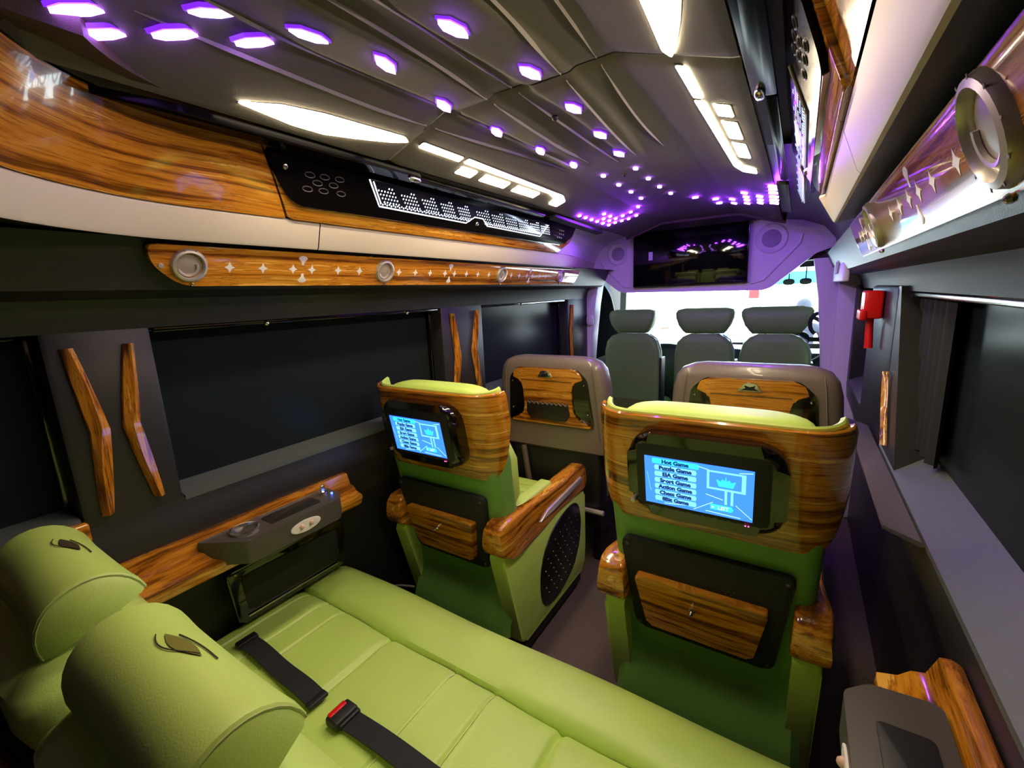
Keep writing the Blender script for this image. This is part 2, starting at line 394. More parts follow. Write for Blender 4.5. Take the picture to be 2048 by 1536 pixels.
# ================================================================ OVERHEAD PANELS
class Pan:
    """sloping overhead plane: (y, v, off) -> point; v 0..1 up the slope, off towards the cabin"""
    def __init__(s, side, o):
        s.s = side; s.B = (0.535 + o, 1.537); s.D = (-0.057, 0.128); s.N = (-0.128 / 0.14012, -0.057 / 0.14012)
    def __call__(s, y, v, off=0.0):
        return (s.s * (s.B[0] + s.D[0] * v + s.N[0] * off), y, s.B[1] + s.D[1] * v + s.N[1] * off)
def on_pan(pan, m):
    return [pan(x, y / 0.14012, z) for x, y, z in m[0]], m[1]
def yv(poly): return [(y, v * 0.14012) for y, v in poly]
PL = Pan(-1, 0.0); PR = Pan(1, RO)

def overhead(side, pan, label_front, y_end):
    t = thing('overhead_locker', label_front, 'panel')
    obj('wood_body', on_pan(pan, prism(rpoly(yv([(0.652, 0.02), (y_end - 0.10, 0.02), (y_end, 0.45), (y_end + 0.01, 1.13), (0.575, 1.13), (0.60, 0.8)]), 0.01), -0.01, 0.006, 0.004)), WOODH, t)
    bp = obj('black_insert', on_pan(pan, prism(rpoly(yv([(0.580, 1.06), (0.604, 0.73), (0.645, 0.36), (0.672, 0.27), (1.543, 0.29), (y_end - 0.10, 0.32), (y_end - 0.02, 0.62), (y_end - 0.01, 1.10), (1.1, 1.13)]), 0.015), 0.0, 0.014, 0.004)), INSERT, t, label='glossy black insert')
    obj('bright_edge', on_pan(pan, prism(yv([(0.68, 0.255), (y_end - 0.12, 0.295), (y_end - 0.12, 0.315), (0.68, 0.275)]), 0.006, 0.013)), CHROME, t)
    for (y, v) in ((.688, .79), (.727, .805), (.769, .82), (.710, .685), (.754, .70), (.686, .56), (.729, .575), (.779, .585)):
        obj('grille_slot', on_pan(pan, xf(tube([(math.cos(a) * .013, math.sin(a) * .006 + (.001 if abs(math.cos(a)) < .9 else 0), 0) for a in [math.pi * 2 * k / 12 for k in range(13)]], 0.0014, 5), T(y, v * .14012, 0.0145))), GREYBOX, t)
    obj('screw', on_pan(pan, xf(lathe([(0.0065, 0), (0.006, 0.003), (0.003, 0.004)], 12), T(.626, .84 * .14012, 0.014))), CHROME, t)
    for k in range(9):
        obj('perforation', on_pan(pan, xf(lathe([(0.004, 0), (0.003, 0.002)], 8), T(y_end - 0.17 + 0.02 * (k % 3) + 0.01 * (k // 3 % 2), (.55 + .12 * (k // 3)) * .14012, 0.014))), SATIN, t)
    # mirror light box with rows of LED dots
    lb = obj('light_box', on_pan(pan, prism(rpoly(yv([(.858, .97), (.905, .52), (1.30, .50), (1.335, .70), (1.385, .70), (1.42, .52), (1.83, .50), (1.875, .90), (1.38, .93)]), 0.012), 0.010, 0.016, 0.001)), mat('mirror_box', S(60, 66, 84), 0.12, metal=0.8), t, label='mirrored light box with cool white LED dots')
    obj('light_box_rim', on_pan(pan, tube([(y, v * .14012, 0.016) for y, v in ((.858, .95), (.905, .50), (1.295, .48), (1.335, .66), (1.385, .66), (1.42, .50), (1.83, .48), (1.87, .86))], 0.0022, 6)), emis('light_rim', (0.9, 0.93, 1.0, 1), COOLLED * .25) if side < 0 else SATIN, lb)
    dots = []; base = xf(lathe([(0.0026, 0), (0.0018, 0.0005)], 5), Matrix.Identity(4))
    cells = [(.885 + .085 * k, .885 + .085 * k + .055) for k in range(5)] + [(1.33 + .095 * k, 1.33 + .095 * k + .07) for k in range(6)]
    for a, b in cells:
        for r in range(5):
            for c in range(6):
                y = a + (b - a) * c / 5 + (0.035 - r * 0.009); v = .60 + .065 * r
                if c / 5.0 < 0.9 - (5 - r) * .16 and r > 3: continue
                if abs(y - 1.36) < .035 and v < .72: continue
                dots.append(xf(base, T(y, v * .14012, 0.0165)))
    for k in range(120):
        y = .90 + .94 * k / 119
        if abs(y - 1.36) > .045: dots.append(xf(base, T(y, (.545 + .02 * (k % 2)) * .14012, 0.0165)))
    for k in range(14): dots.append(xf(base, T(.872 + .036 * k / 13, (.92 - .36 * k / 13) * .14012, 0.0165)))
    obj('led_dots', on_pan(pan, join(*dots)), E_COOL if side < 0 else E_COOLR, lb, kind='stuff')
    obj('lock_knob', on_pan(pan, xf(lathe([(0.008, 0), (0.006, 0.003), (0.003, 0.004)], 12), T(1.36, .50 * .14012, 0.014))), CHROME, t)
    return t
overhead(-1, PL, 'long wood overhead locker front with glossy black insert and LED mirror on the left', 2.17)
overhead(1, PR, 'wood overhead locker front with glossy black insert above the right cream band', 1.46)
# plain wood panel that wraps the rear left corner
wp = [(0.5335, 1.540), (0.470, 1.683)]
pts = arc_path(0.53); keep = [i for i, q in enumerate(pts) if q[1] < 0.55]
rows = [[(-u - 0.0, 0.647 - (0.07 if z > 1.6 else 0) * 1.0, z) for u, z in wp]]
rows[0] = [(-0.5335, 0.648, 1.540), (-0.470, 0.572, 1.683)]
for i in keep: rows.append([(arc_path(u)[i][0], arc_path(u)[i][1], z) for u, z in wp])
fine = []
for r in rows: fine.append([tuple(Vector(r[0]).lerp(Vector(r[1]), k / 8) + Vector((0.004 * math.sin(math.pi * k / 8), 0, -0.002))) for k in range(9)])
tag(obj('overhead_corner_panel', loft(fine), WOODH), 'plain glossy wood panel wrapping the rear left corner under the ceiling', 'panel')
rr = [[(0.535 + RO, y, 1.540), (0.472 + RO, y, 1.683)] for y in (0.573, 0.2, -0.38)]; rr[0][0] = (0.535 + RO, 0.648, 1.540)
fine = [[tuple(Vector(r[0]).lerp(Vector(r[1]), k / 4)) for k in range(5)] for r in rr]
tag(obj('overhead_corner_panel', loft(fine), WOODH), 'plain glossy wood panel at the top right edge beside the ceiling', 'panel')

# black glossy roof rails
def rail(s, o, label):
    t = thing('roof_rail', label, 'rail')
    P = lambda u: s * (u + o)
    def bar(u0, u1, y0, y1, tip):
        pts = [(P(u0), y0 + tip), (P((u0 + u1) / 2), y0), (P(u1), y0 + tip), (P(u1), y1), (P(u0), y1)]
        v, f = prism(rpoly(pts, 0.008), 0.0, 0.012, 0.004)
        return [(x, y, zc(x, y) - 0.001 - z) for x, y, z in v], f
    obj('wide_rail', bar(0.392, 0.43, 0.28, 0.98, 0.12), INSERT, t)
    obj('slim_rail', bar(0.41, 0.43, 0.985, 1.74, 0.0), INSERT, t)
    obj('rail_cap', xf(superell(0.009, 0.022, 0.008, .8, .8, 14, 8), T(P(0.405), 0.965, zc(P(.405), .965) - 0.014)), CHROME, t)
    obj('rail_stop', bar(0.395, 0.43, 1.80, 2.35, 0.0), BLACKM, t)
    return t
rail(-1, 0.0, 'black glossy roof rail beside the left warm ceiling lights')
rail(1, 0.03, 'black glossy roof rail beside the right warm ceiling lights')

# ================================================================ AIR VENT PANELS
def vent_panel(s, x, y0, y1, vents, diamonds, clusters, label, vr):
    t = thing('vent_panel', label, 'panel', (x, 0, 1.43)); t.rotation_euler = (0, -s * math.radians(20), 0)
    # local frame: prism XY -> (y, z), height -> towards cabin
    def pf(m): return [(-s * h, a, b) for a, b, h in m[0]], m[1]
    out = rpoly([(y0 + 0.05, -0.044), (y1 - 0.02, -0.042), (y1, 0.0), (y1 + 0.02, 0.042), (y0 - 0.01, 0.044), (y0, 0.0)], 0.03, 6)
    obj('wood_board', pf(prism(out, 0.0, 0.014, 0.006)), WOODH, t)
    dm = [(0.0, 0.0135), (0.004, 0.004), (0.012, 0.0), (0.004, -0.004), (0.0, -0.013), (-0.004, -0.004), (-0.012, 0.0), (-0.004, 0.004)]
    for y in diamonds: obj('diamond_inlay', pf(xf(prism(dm, 0.010, 0.0144, 0.0002), T(y, 0, 0))), PEARL, t)
    fan = [(-0.013, 0.010), (-0.008, 0.015), (0.0, 0.017), (0.008, 0.015), (0.013, 0.010), (0.004, 0.0), (0.003, -0.008), (-0.003, -0.008), (-0.004, 0.0)]
    for y in clusters:
        for dy in (-0.027, 0.027): obj('diamond_inlay', pf(xf(prism(dm, 0.010, 0.0144, 0.0002), T(y + dy, 0, 0))), PEARL, t)
        obj('fan_inlay', pf(xf(prism(fan, 0.010, 0.0144, 0.0002), T(y, 0.019, 0))), PEARL, t)
        obj('fan_inlay', pf(xf(prism([(a, -b) for a, b in fan], 0.010, 0.0144, 0.0002), T(y, -0.019, 0))), PEARL, t)
    obj('screw_cap', pf(xf(lathe([(0.006, 0.012), (0.005, 0.016), (0.002, 0.017)], 10), T(y0 + 0.015, 0.0, 0))), SATIN, t)
    for y in vents:
        ring = obj('air_vent', pf(xf(lathe([(vr, 0.010), (vr, 0.015), (vr * .93, 0.021), (vr * .80, 0.0225), (vr * .74, 0.018), (vr * .72, 0.012)], 30), T(y, 0.002, 0))), SATIN, t, label='round satin silver air vent')
        obj('vent_disc', pf(xf(lathe([(vr * .72, 0.012), (vr * .70, 0.014), (vr * .5, 0.016), (0.004, 0.017)], 26), T(y, 0.002, 0))), mat('vent_disc', S(150, 140, 126), 0.35), ring)
        obj('vent_tab', pf(xf(tube([(vr * .52 * math.cos(a), vr * .52 * math.sin(a), 0.0175) for a in [math.radians(200 + 14 * k) for k in range(14)]], 0.003, 6), T(y - .004, 0.0, 0))), SATIN, ring)
        obj('vent_catch', pf(xf(sphere(0.004, 8), T(y + 0.004, -vr - 0.004, 0.016))), CHROME, t)
        for k in range(10):
            a = math.radians(36 * k)
            obj('vent_notch', pf(xf(rbox(-.0012, .0012, -.004, .004, 0, .0008, .0003, 1), T(y + vr * .9 * math.cos(a), .002 + vr * .9 * math.sin(a), 0.0205) @ R(36 * k - 90, 'Z'))), mat('vent_notch', S(120, 110, 100), .5), ring)
    return t
vent_panel(-1, -0.612, 0.385, 2.46, (0.452, 0.996, 1.66, 2.24), (.534, .611, .825, .899, 1.057, 1.132, 1.205, 1.412, 1.487, 1.564, 1.74, 1.809, 2.001, 2.069), (0.716, 1.312, 1.905),
           'glossy wood vent panel with white diamond inlays along the left wall', 0.036)
vent_panel(1, 0.636, 0.28, 1.40, (0.455, 1.05), (.545, .63, .81, .88, 1.13, 1.29), (0.72, 1.21),
           'glossy wood vent panel on the right wall reflecting the windscreen', 0.042)

# ================================================================ PILLAR TRIMS, HAMMER
def pillar_trim(pts, w, x, s, label):
    """bent wooden accent strip with a raised ridge; pts = (y,z) centre line"""
    rows = []
    n = 24; L = len(pts) - 1
    for i in range(n + 1):
        t = i / n * L; k = min(int(t), L - 1); f = t - k; f = f * f * (3 - 2 * f) * .4 + f * .6
        y = pts[k][0] + (pts[k + 1][0] - pts[k][0]) * f; z = pts[k][1] + (pts[k + 1][1] - pts[k][1]) * f
        ww = w * (0.72 + 0.5 * math.sin(math.pi * i / n)); sh = 0.3 * math.sin(math.pi * 2 * i / n)
        rows.append([(x, y - ww, z), (x - s * 0.006, y - ww * .9, z), (x - s * 0.015, y + ww * sh, z), (x - s * 0.006, y + ww * .9, z), (x, y + ww, z)])
    return tag(obj('pillar_trim', loft(rows, True, True), WOODZ), label, 'trim', 'bent wooden pillar trims')
pillar_trim([(.262, 1.265), (.285, 1.08), (.266, .89)], 0.015, -0.757, -1, 'bent wooden pillar trim nearest the rear left window')
pillar_trim([(.365, 1.265), (.341, 1.08), (.364, .895)], 0.014, -0.757, -1, 'bent wooden pillar trim at the rear edge of the middle left window')
pillar_trim([(1.49, 1.27), (1.515, 1.08), (1.475, .86)], 0.018, -0.757, -1, 'narrow wooden pillar trim just ahead of the middle left window')
pillar_trim([(1.672, 1.275), (1.635, 1.09), (1.665, .87)], 0.018, -0.757, -1, 'narrow wooden pillar trim at the rear edge of the front left window')
pillar_trim([(2.71, 1.26), (2.69, 1.08), (2.70, .88)], 0.014, -0.757, -1, 'dim wooden pillar trim beside the left cab door pillar')
pillar_trim([(1.70, 1.06), (1.66, .96), (1.60, .86)], 0.007, 0.757, 1, 'thin wooden pillar trim at the front edge of the right window')

hm = thing('emergency_hammer', 'red emergency hammer in its holder on the right pillar', 'hammer', (0.735, 2.0, 1.20))
obj('holder', rbox(-0.03, 0.022, -0.055, 0.055, 0.0, 0.095, 0.008), RED, hm)
obj('holder_lip', rbox(-0.04, -0.02, -0.06, 0.05, -0.005, 0.03, 0.006), RED, hm)
obj('handle', tube([(-0.005, 0.0, 0.01), (-0.004, -0.005, -0.05), (-0.002, -0.01, -0.105)], [0.011, 0.012, 0.013], 10), RED, hm)
for z in (0.02, 0.035): obj('screw', xf(sphere(0.004, 8), T(-0.03, -0.03, z)), CHROME, hm)

# ================================================================ CEILING LAMPS
LAMPFR = mat('lamp_frame_grey', S(70, 62, 52), 0.6)
def lens(poly, zoff=0.004, th=0.005):
    v, f = prism(poly, 0.0, th, 0.0015, 1)
    return [(x, y, zc(x, y) + 0.002 - z) for x, y, z in v], f
def lamp_front(s, o, label):
    t = thing('ceiling_lamp', label, 'ceiling light')
    P = lambda pts: rpoly([(s * (u + o), y) for u, y in pts], 0.006, 3)
    def part(pts):
        fr = obj('lamp_frame', lens(P([(u + (.004 if u > .315 else -.004), y + (.004 if y > ym else -.004)) for (u, y) in pts for ym in [sum(q[1] for q in pts) / len(pts)]]), th=0.003), LAMPFR, t)
        obj('diffuser', lens(P(pts)), E_WARM, fr, label='glowing warm white diffuser')
    part([(.286, .882), (.306, .882), (.306, 1.04), (.286, 1.04)])
    part([(.284, 1.058), (.304, 1.058), (.304, 1.57), (.318, 1.64), (.352, 1.655), (.352, 1.72), (.31, 1.72), (.29, 1.66)])
    for a, b in ((1.07, 1.145), (1.185, 1.325), (1.37, 1.525)):
        part([(.318, a), (.350, a), (.350, b), (.318, b)])
    return t
def lamp_rear(s, o, label):
    t = thing('ceiling_lamp', label, 'ceiling light')
    P = lambda pts: rpoly([(s * (u + o), y) for u, y in pts], 0.006, 3)
    shp = [(.345, .47), (.318, .54), (.305, .62), (.290, .82), (.300, .845), (.318, .80), (.340, .72), (.356, .65), (.358, .58)]
    fr = obj('lamp_frame', lens(P([((u - .32) * 1.08 + .32, (y - .66) * 1.02 + .66) for u, y in shp]), th=0.003), LAMPFR, t)
    obj('diffuser', lens(P(shp)), E_WARM, fr, label='glowing warm white diffuser')
    return t
lamp_front(-1, 0.0, 'front left warm ceiling lamp of bars above the LED mirror panel')
lamp_front(1, 0.022, 'front right warm ceiling lamp of bars beside the black roof rail')
lamp_rear(-1, 0.0, 'rear left warm ceiling lamp shaped as a long tapering blade')
lamp_rear(1, 0.012, 'rear right warm ceiling lamp cut by the top of the picture')

# ---- violet LEDs
def hexa(a, b): return [(-a, 0), (-a * .45, -b), (a * .45, -b), (a, 0), (a * .45, b), (-a * .45, b)]
BEZEL = mat('led_bezel', S(150, 146, 160), 0.4)
led_l = mesh('led_light', prism(hexa(0.029, 0.0088), -0.009, 0.0, 0), E_VIO, False)
led_b = mesh('bezel', prism(hexa(0.034, 0.0125), -0.003, 0.003, 0), E_HALO, False)  # bezel emits only to imitate the lens halo, it is no lamp
led_lb = mesh('led_light', prism(hexa(0.029, 0.0088), -0.006, 0.0, 0), E_BLUEV, False)
led_s = mesh('led_light', prism(hexa(0.0125, 0.006), -0.006, 0.0, 0), E_VIOC, False)
led_sb = mesh('led_light', prism(hexa(0.0125, 0.006), -0.006, 0.0, 0), E_BLUEVC, False)
led_m = mesh('led_light', prism(hexa(0.014, 0.007), -0.006, 0.0, 0), E_VIO, False)
led_w = mesh('led_light', prism([(-.016, -.006), (.016, -.006), (.016, .006), (-.016, .006)], -0.006, 0.0, 0), E_VIOC, False)
def led(x, y, me, label, group, rot=0, bez=True):
    z = zc(x, y) + ripple(x, y) - 0.001
    t = thing('ceiling_led', label, 'ceiling light', (x, y, z), group); t.rotation_euler = (0, math.atan((zc(x - .02, y) - zc(x + .02, y)) / .04), math.radians(rot))
    if bez: obj('bezel', led_b, None, t)
    o = obj('lens', me, None, t)
    return t
leftrow = [(-.110, .608), (-.143, .796), (-.145, .996), (-.131, 1.193), (-.117, 1.385), (-.107, 1.615), (-.104, 1.769), (-.100, 1.906), (-.100, 2.044)]
rightrow = [(.049, .600), (.073, .790), (.068, .987), (.052, 1.184), (.036, 1.373), (.014, 1.603), (.014, 1.755), (.017, 1.901), (.027, 2.040)]
for nm, row in (('left', leftrow), ('right', rightrow)):
    for i, (x, y) in enumerate(row):
        w = ORD[i] + ' from the camera' if i < 5 else (ORD[len(row) - 1 - i] + ' from its front end' if i < 8 else 'the one at its front end')
        led(x, y, led_l if i < 5 else led_m, 'violet hexagonal LED in the %s middle ceiling row, %s' % (nm, w), 'violet ceiling LEDs in the two middle rows', 90 + (12 if nm == 'left' else -12) * (i < 5), i < 5)
rear = [(-.300, .273, 'magenta-white LED nearest the rear left corner, front of its pair'), (-.255, .346, 'second magenta-white LED from the rear left corner'), (-.214, .438, 'third magenta-white LED from the rear left corner'),
        (-.276, .245, 'violet LED cut by the top edge above the rear left corner'), (-.200, .373, 'large blue-violet LED at top edge between rear left LEDs'), (-.139, .483, 'blue-violet LED where the rear left fan meets the left row'),
        (.10, .42, 'violet LED of the rear right fan above the camera'), (.16, .30, 'violet LED furthest back on the rear right fan')]
for i, (x, y, lb) in enumerate(rear):
    led(x, y, led_lb if i in (4, 5) else led_l, lb, 'large LEDs fanning out over the rear', 74 if x < 0 else -74)
cl = [(-.163, 2.206), (-.216, 2.259), (-.254, 2.253), (-.218, 2.356), (-.255, 2.348), (-.283, 2.323), (-.310, 2.299), (-.313, 2.225), (-.316, 2.155), (-.286, 2.241), (-.287, 2.167), (-.289, 2.092), (-.339, 2.287), (-.343, 2.215), (-.345, 2.145), (-.347, 2.079), (-.349, 2.014), (-.351, 1.949)]
CLN = ['tip nearest the left row', 'second in the hook', 'third in the hook', 'first on the front edge', 'second on the front edge', 'third on the front edge', 'fourth on the front edge', 'front of the inner pair row', 'rear of the inner pair row',
       'first of the innermost line', 'middle of the innermost line', 'rear of the innermost line'] + ['outer edge line, %s from front' % ORD[k] for k in range(6)]
for i, (x, y) in enumerate(cl):
    led(x, y, led_sb if 3 < i < 12 and i % 2 else led_s, 'tiny violet LED in the hooked front left cluster, ' + CLN[i], 'front left LED cluster', 90, False)
crr = [(.097, 2.189), (.166, 2.282), (.167, 2.383), (.232, 2.302), (.228, 2.404), (.301, 2.092), (.300, 2.175), (.297, 2.245), (.290, 2.332), (.355, 2.107), (.352, 2.185), (.347, 2.259), (.413, 1.874), (.412, 1.926), (.409, 1.990), (.407, 2.064), (.405, 2.133), (.402, 2.201)]
CRN = ['single violet LED linking the right row to the stepped cluster'] + ['violet bar LED in the %s' % q for q in ('inner pair of the stepped cluster, rear one', 'inner pair of the stepped cluster, front one', 'second pair of the stepped cluster, rear one', 'second pair of the stepped cluster, front one')]
CRN += ['violet bar LED in the four-high stepped column, %s from the rear' % ORD[k] for k in range(4)] + ['blue bar LED in the three-high stepped column, %s from the rear' % ORD[k] for k in range(3)] + ['violet bar LED in the column by the roof rail, %s from the rear' % ORD[k] for k in range(6)]
for i, (x, y) in enumerate(crr):
    led(x, y, led_sb if i in (2, 4, 6, 7, 8, 9, 10, 11) else led_w if i > 11 else led_s, CRN[i], 'front right LED cluster', 0, False)

# ================================================================ CAPTAIN SEATS (green, wooden head shell, screen)
LEAN = 0.18
def yb(z): return (1.04 - z) * LEAN
def ucurve(n=40, F=0.172, r=0.103, dep=0.10, th_max=86):
    out = []; Ltot = F + r * 1.5
    for i in range(n + 1):
        t = -1 + 2 * i / n; a = abs(t) * Ltot; s = 1 if t >= 0 else -1
        if a <= F: out.append((s * a, 0.0, 0.0, s))
        else:
            th = math.radians(th_max) * (a - F) / (Ltot - F)
            out.append((s * (F + r * math.sin(th)), dep * (1 - math.cos(th)), th, s))
    return out
def shell_loft(o0, o1, ztop, zbot, flare=0.0):
    rows = []
    for (x, y, th, s) in ucurve():
        q = th / math.radians(86); zt = ztop + flare * q ** 3; zb = zbot + 0.175 * q ** 3.5
        nx, ny = s * math.sin(th), -math.cos(th)
        ring = []
        for k in range(9):
            z = zb + (zt - zb) * k / 8; b = 0.004 if k in (0, 8) else 0
            ring.append((x + nx * (o0 - b), y + ny * (o0 - b) + yb(z), z))
        ring.append((x + nx * (o0 + o1) / 2, y + ny * (o0 + o1) / 2 + yb(zt), zt + 0.004))
        for k in (8, 4, 0):
            z = zb + (zt - zb) * k / 8; ring.append((x + nx * o1, y + ny * o1 + yb(z), z))
        rows.append(ring)
    return loft(rows, True, True)
def backface(m, off=0.0):
    """map prism XY (x, z) and height (towards the rear) on the leaning back"""
    return [(x, yb(z) - h - off, z) for x, z, h in m[0]], m[1]
SCR = emis('screen_blue', (0.03, 0.16, 1.0, 1), 0.9)
SCR_BAR = emis('screen_bar', (0.16, 0.55, 1.0, 1), 0.75)
SCR_HOT = emis('screen_hot', (0.02, 0.62, 1.0, 1), 1.0)
SCR_TXT = emis('screen_text', (0.01, 0.05, 0.25, 1), 0.35)
SCR_LT = emis('screen_light', (0.35, 0.75, 1.0, 1), 1.0)
PINK = emis('pink_indicator', (1.0, 0.05, 0.35, 1), 3.0)
def plan_loft(spec, n=10):
    """closed rounded-rectangle rings: (z, half width, y rear, y front, corner radius)"""
    rows = []
    for z, hw, y0, y1, r in spec:
        rows.append([(x, y, z) for x, y in rpoly([(-hw, y0), (hw, y0), (hw, y1), (-hw, y1)], r, n)])
    return loft(rows, True, True)

def captain(label, loc):
    t = thing('captain_seat', label, 'seat', loc)
    obj('shell', shell_loft(0.0, -0.016, 1.040, 0.752, 0.004), WOODX, t, label='wrap-around glossy wooden head shell')
    obj('shell_lining', shell_loft(-0.016, -0.032, 1.046, 0.775, 0.010), LEATHER, t)
    obj('headrest_cushion', xf(superell(0.215, 0.055, 0.105, .38, .5), T(0, 0.088, 0.950)), LEATHER, t)
    spec = []
    for z, hw in ((0.27, .215), (0.29, .228), (0.40, .234), (0.60, .236), (0.74, .240), (0.80, .245), (0.84, .240)):
        spec.append((z, hw, yb(z) + 0.012 - (0.004 if z < .8 else 0), yb(z) + 0.13, 0.045))
    obj('backrest', plan_loft(spec), LEATHER_D, t)
    spec = [(0.42, .17, .15, .20, .02), (0.44, .20, .16, .235, .03), (0.58, .200, .13, .245, .04), (0.64, .228, .13, .25, .05), (0.78, .232, .10, .235, .05), (0.90, .21, .07, .18, .04), (0.93, .18, .08, .15, .03)]
    obj('back_cushion', plan_loft(spec), LEATHER, t)
    # rear panel with pocket
    p = obj('rear_panel', backface(prism(rpoly([(-.205, .69), (.195, .69), (.162, .395), (-.175, .395)], 0.025), -0.01, 0.014, 0.005)), MESHB, t, label='black mesh rear panel')
    for x, z in ((-.188, .672), (.178, .672), (-.163, .412), (.150, .412)):
        obj('panel_screw', backface(xf(lathe([(0.0055, 0.012), (0.005, 0.016), (0.002, 0.017)], 10), T(x, z, 0))), GREYBOX, p)
    for x, z in ((.045, .606), (.058, .606), (.071, .606), (.052, .597), (.064, .597)):
        obj('panel_pinhole', backface(xf(lathe([(0.002, 0.012), (0.0015, 0.015)], 6), T(x, z, 0))), GREYSILL, p)
    k = obj('pocket', backface(prism(rpoly([(-.166, .590), (.146, .590), (.118, .432), (-.136, .432)], 0.012), 0.0, 0.040, 0.014, 4)), WOODX, t, label='glossy wooden pocket on the rear panel')
    obj('pocket_knob', backface(xf(join(lathe([(0.008, 0.038), (0.008, 0.046), (0.004, 0.05), (0.006, 0.058), (0.003, 0.062)], 12)), T(-.02, .532, 0))), CHROME, k)
    # kick skirt
    rows = []
    for i in range(9):
        z = 0.335 - 0.19 * i / 8; dy = -0.05 * sm(0.2, 1, i / 8); hw = 0.228 + 0.006 * i / 8
        rows.append([(-hw, yb(.33) + .03 + dy, z), (-hw + .02, yb(.33) + .008 + dy, z), (hw - .02, yb(.33) + .008 + dy, z), (hw, yb(.33) + .03 + dy, z), (hw - .01, yb(.33) + .04 + dy, z), (-hw + .01, yb(.33) + .04 + dy, z)])
    obj('skirt', loft(rows, True, True), LEATHER_D, t)
    # screen
    m = obj('monitor', backface(xf(prism(rpoly([(-.165, -.108), (.165, -.108), (.165, .108), (-.165, .108)], .07, 8), -.012, .042, .022, 5), T(0, .905, 0))), BLACK, t, label='black seat-back monitor')
    obj('bezel', backface(xf(prism(rpoly([(-.142, -.082), (.135, -.082), (.135, .082), (-.142, .082)], .014), .036, .0425, .003), T(0, .905, 0))), BLACKM, m)
    def scr(mm): return backface(xf(mm, T(-.010, .895, 0)))
    obj('screen', scr(prism([(-.113, -.062), (.113, -.062), (.113, .062), (-.113, .062)], .040, .0435)), SCR, m, label='bright blue menu screen')
    names = ('Hot Game', 'Puzzle Game', 'EIA Game', 'Sport Game', 'Action Game', 'Chess Game', '8Bit Game')
    txt = []
    for i, nme in enumerate(names):
        z = .052 - i * .0163; w = .049 if i == 0 else .044
        obj('menu_bar', scr(xf(prism([(-w, -.0062), (w, -.0062), (w + .002, 0), (w, .0062), (-w, .0062), (-w - .002, 0)], .0435, .0441), T(-.045, z, 0))), SCR_HOT if i == 0 else SCR_BAR, m)
        # local X of the back runs right when seen from behind
        txt.append(xf(text_mesh(nme, .0135, .001), T(-.045, z - .0045, .0446)))
    obj('menu_text', scr(join(*txt)), SCR_TXT, m, smooth=False)
    obj('picture_frame', scr(prism([(.022, .004), (.098, .004), (.098, .050), (.022, .050)], .0435, .0440)), SCR_BAR, m)
    obj('picture', scr(prism([(.027, .009), (.090, .009), (.090, .046), (.027, .046)], .0440, .0444)), SCR, m)
    obj('crown_icon', scr(prism([(.046, .014), (.074, .014), (.079, .030), (.070, .026), (.067, .032), (.061, .028), (.060, .040), (.058, .028), (.053, .032), (.050, .026), (.041, .030)], .0444, .0447)), SCR_HOT, m)
    obj('monitor_stand_icon', scr(join(prism([(.058, -.03), (.063, -.03), (.063, .004), (.058, .004)], .0435, .0439), prism([(.070, -.03), (.075, -.03), (.075, .004), (.070, .004)], .0435, .0439))), SCR_BAR, m)
    obj('list_button', scr(prism([(.030, -.047), (.072, -.047), (.076, -.041), (.072, -.034), (.030, -.034)], .0435, .0440)), SCR_HOT, m)
    obj('list_text', scr(join(xf(text_mesh('LIST', .0125, .0004), T(.056, -.045, .0444)), prism([(.033, -.045), (.039, -.041), (.033, -.037)], .0440, .0444))), SCR_LT, m, smooth=False)
    obj('screen_lines', scr(join(*[prism([(a, b), (c, d), (c, d + .0012), (a, b + .0012)], .0435, .0438) for a, b, c, d in ((.02, -.012, .055, -.020), (-.005, -.058, .035, -.030), (.08, -.028, .112, -.056), (-.07, -.058, -.02, -.052), (.02, -.055, .09, -.058), (.0, .055, .03, .048), (.085, .052, .11, .056), (-.108, .02, -.1, -.03))])), SCR_LT, m, smooth=False, kind='stuff')
    for q in range(7): obj('key_mark', scr(xf(rbox(-.003, .003, -.001, .001, .042, .0437, .0004, 1), T(-.095 + .027 * q, -.071, 0))), GREYSILL, m)
    for q in (0, 1): obj('indicator', scr(xf(lathe([(.0016, .043), (.001, .0446)], 8), T(.100 + .006 * q, -.074, 0))), PINK, m)
    obj('socket', backface(xf(lathe([(.006, .0), (.006, .045), (.003, .046)], 10), T(-.156, .826, 0))), SATIN, m)
    # arms
    for s in (-1, 1):
        def side(mm): return [(s * (0.198 + h), a, b) for a, b, h in mm[0]], mm[1]
        ap = obj('arm_panel', side(prism(rpoly([(.055, .49), (.155, .085), (.70, .085), (.715, .20), (.715, .47)], 0.03), 0.0, 0.058, 0.012, 3)), LEATHER, t)
        oval = [(.476 + .185 * math.copysign(abs(math.cos(a)) ** .8, math.cos(a)) * (1 + .0 * math.sin(a)), .285 + .162 * math.copysign(abs(math.sin(a)) ** .8, math.sin(a)) + .05 * math.cos(a)) for a in [2 * math.pi * q / 32 for q in range(32)]]
        obj('quilted_inset', side(prism(oval, 0.050, 0.062, 0.004)), mat('black_quilt', S(14, 14, 14), .35, bump=(70, 1.0)), ap, label='black quilted oval inset')
        studs = []
        for a in range(-4, 5):
            for b in range(-4, 5):
                yy = .476 + a * .042 + (b % 2) * .021; zz = .285 + b * .036 + (yy - .476) * .25
                if ((yy - .476) / .16) ** 2 + ((zz - .285 - (yy - .476) * .27) / .14) ** 2 < 1: studs.append(xf(sphere(.0032, 6), T(yy, zz, .063)))
        obj('studs', side(join(*studs)), CHROME, ap, kind='stuff')
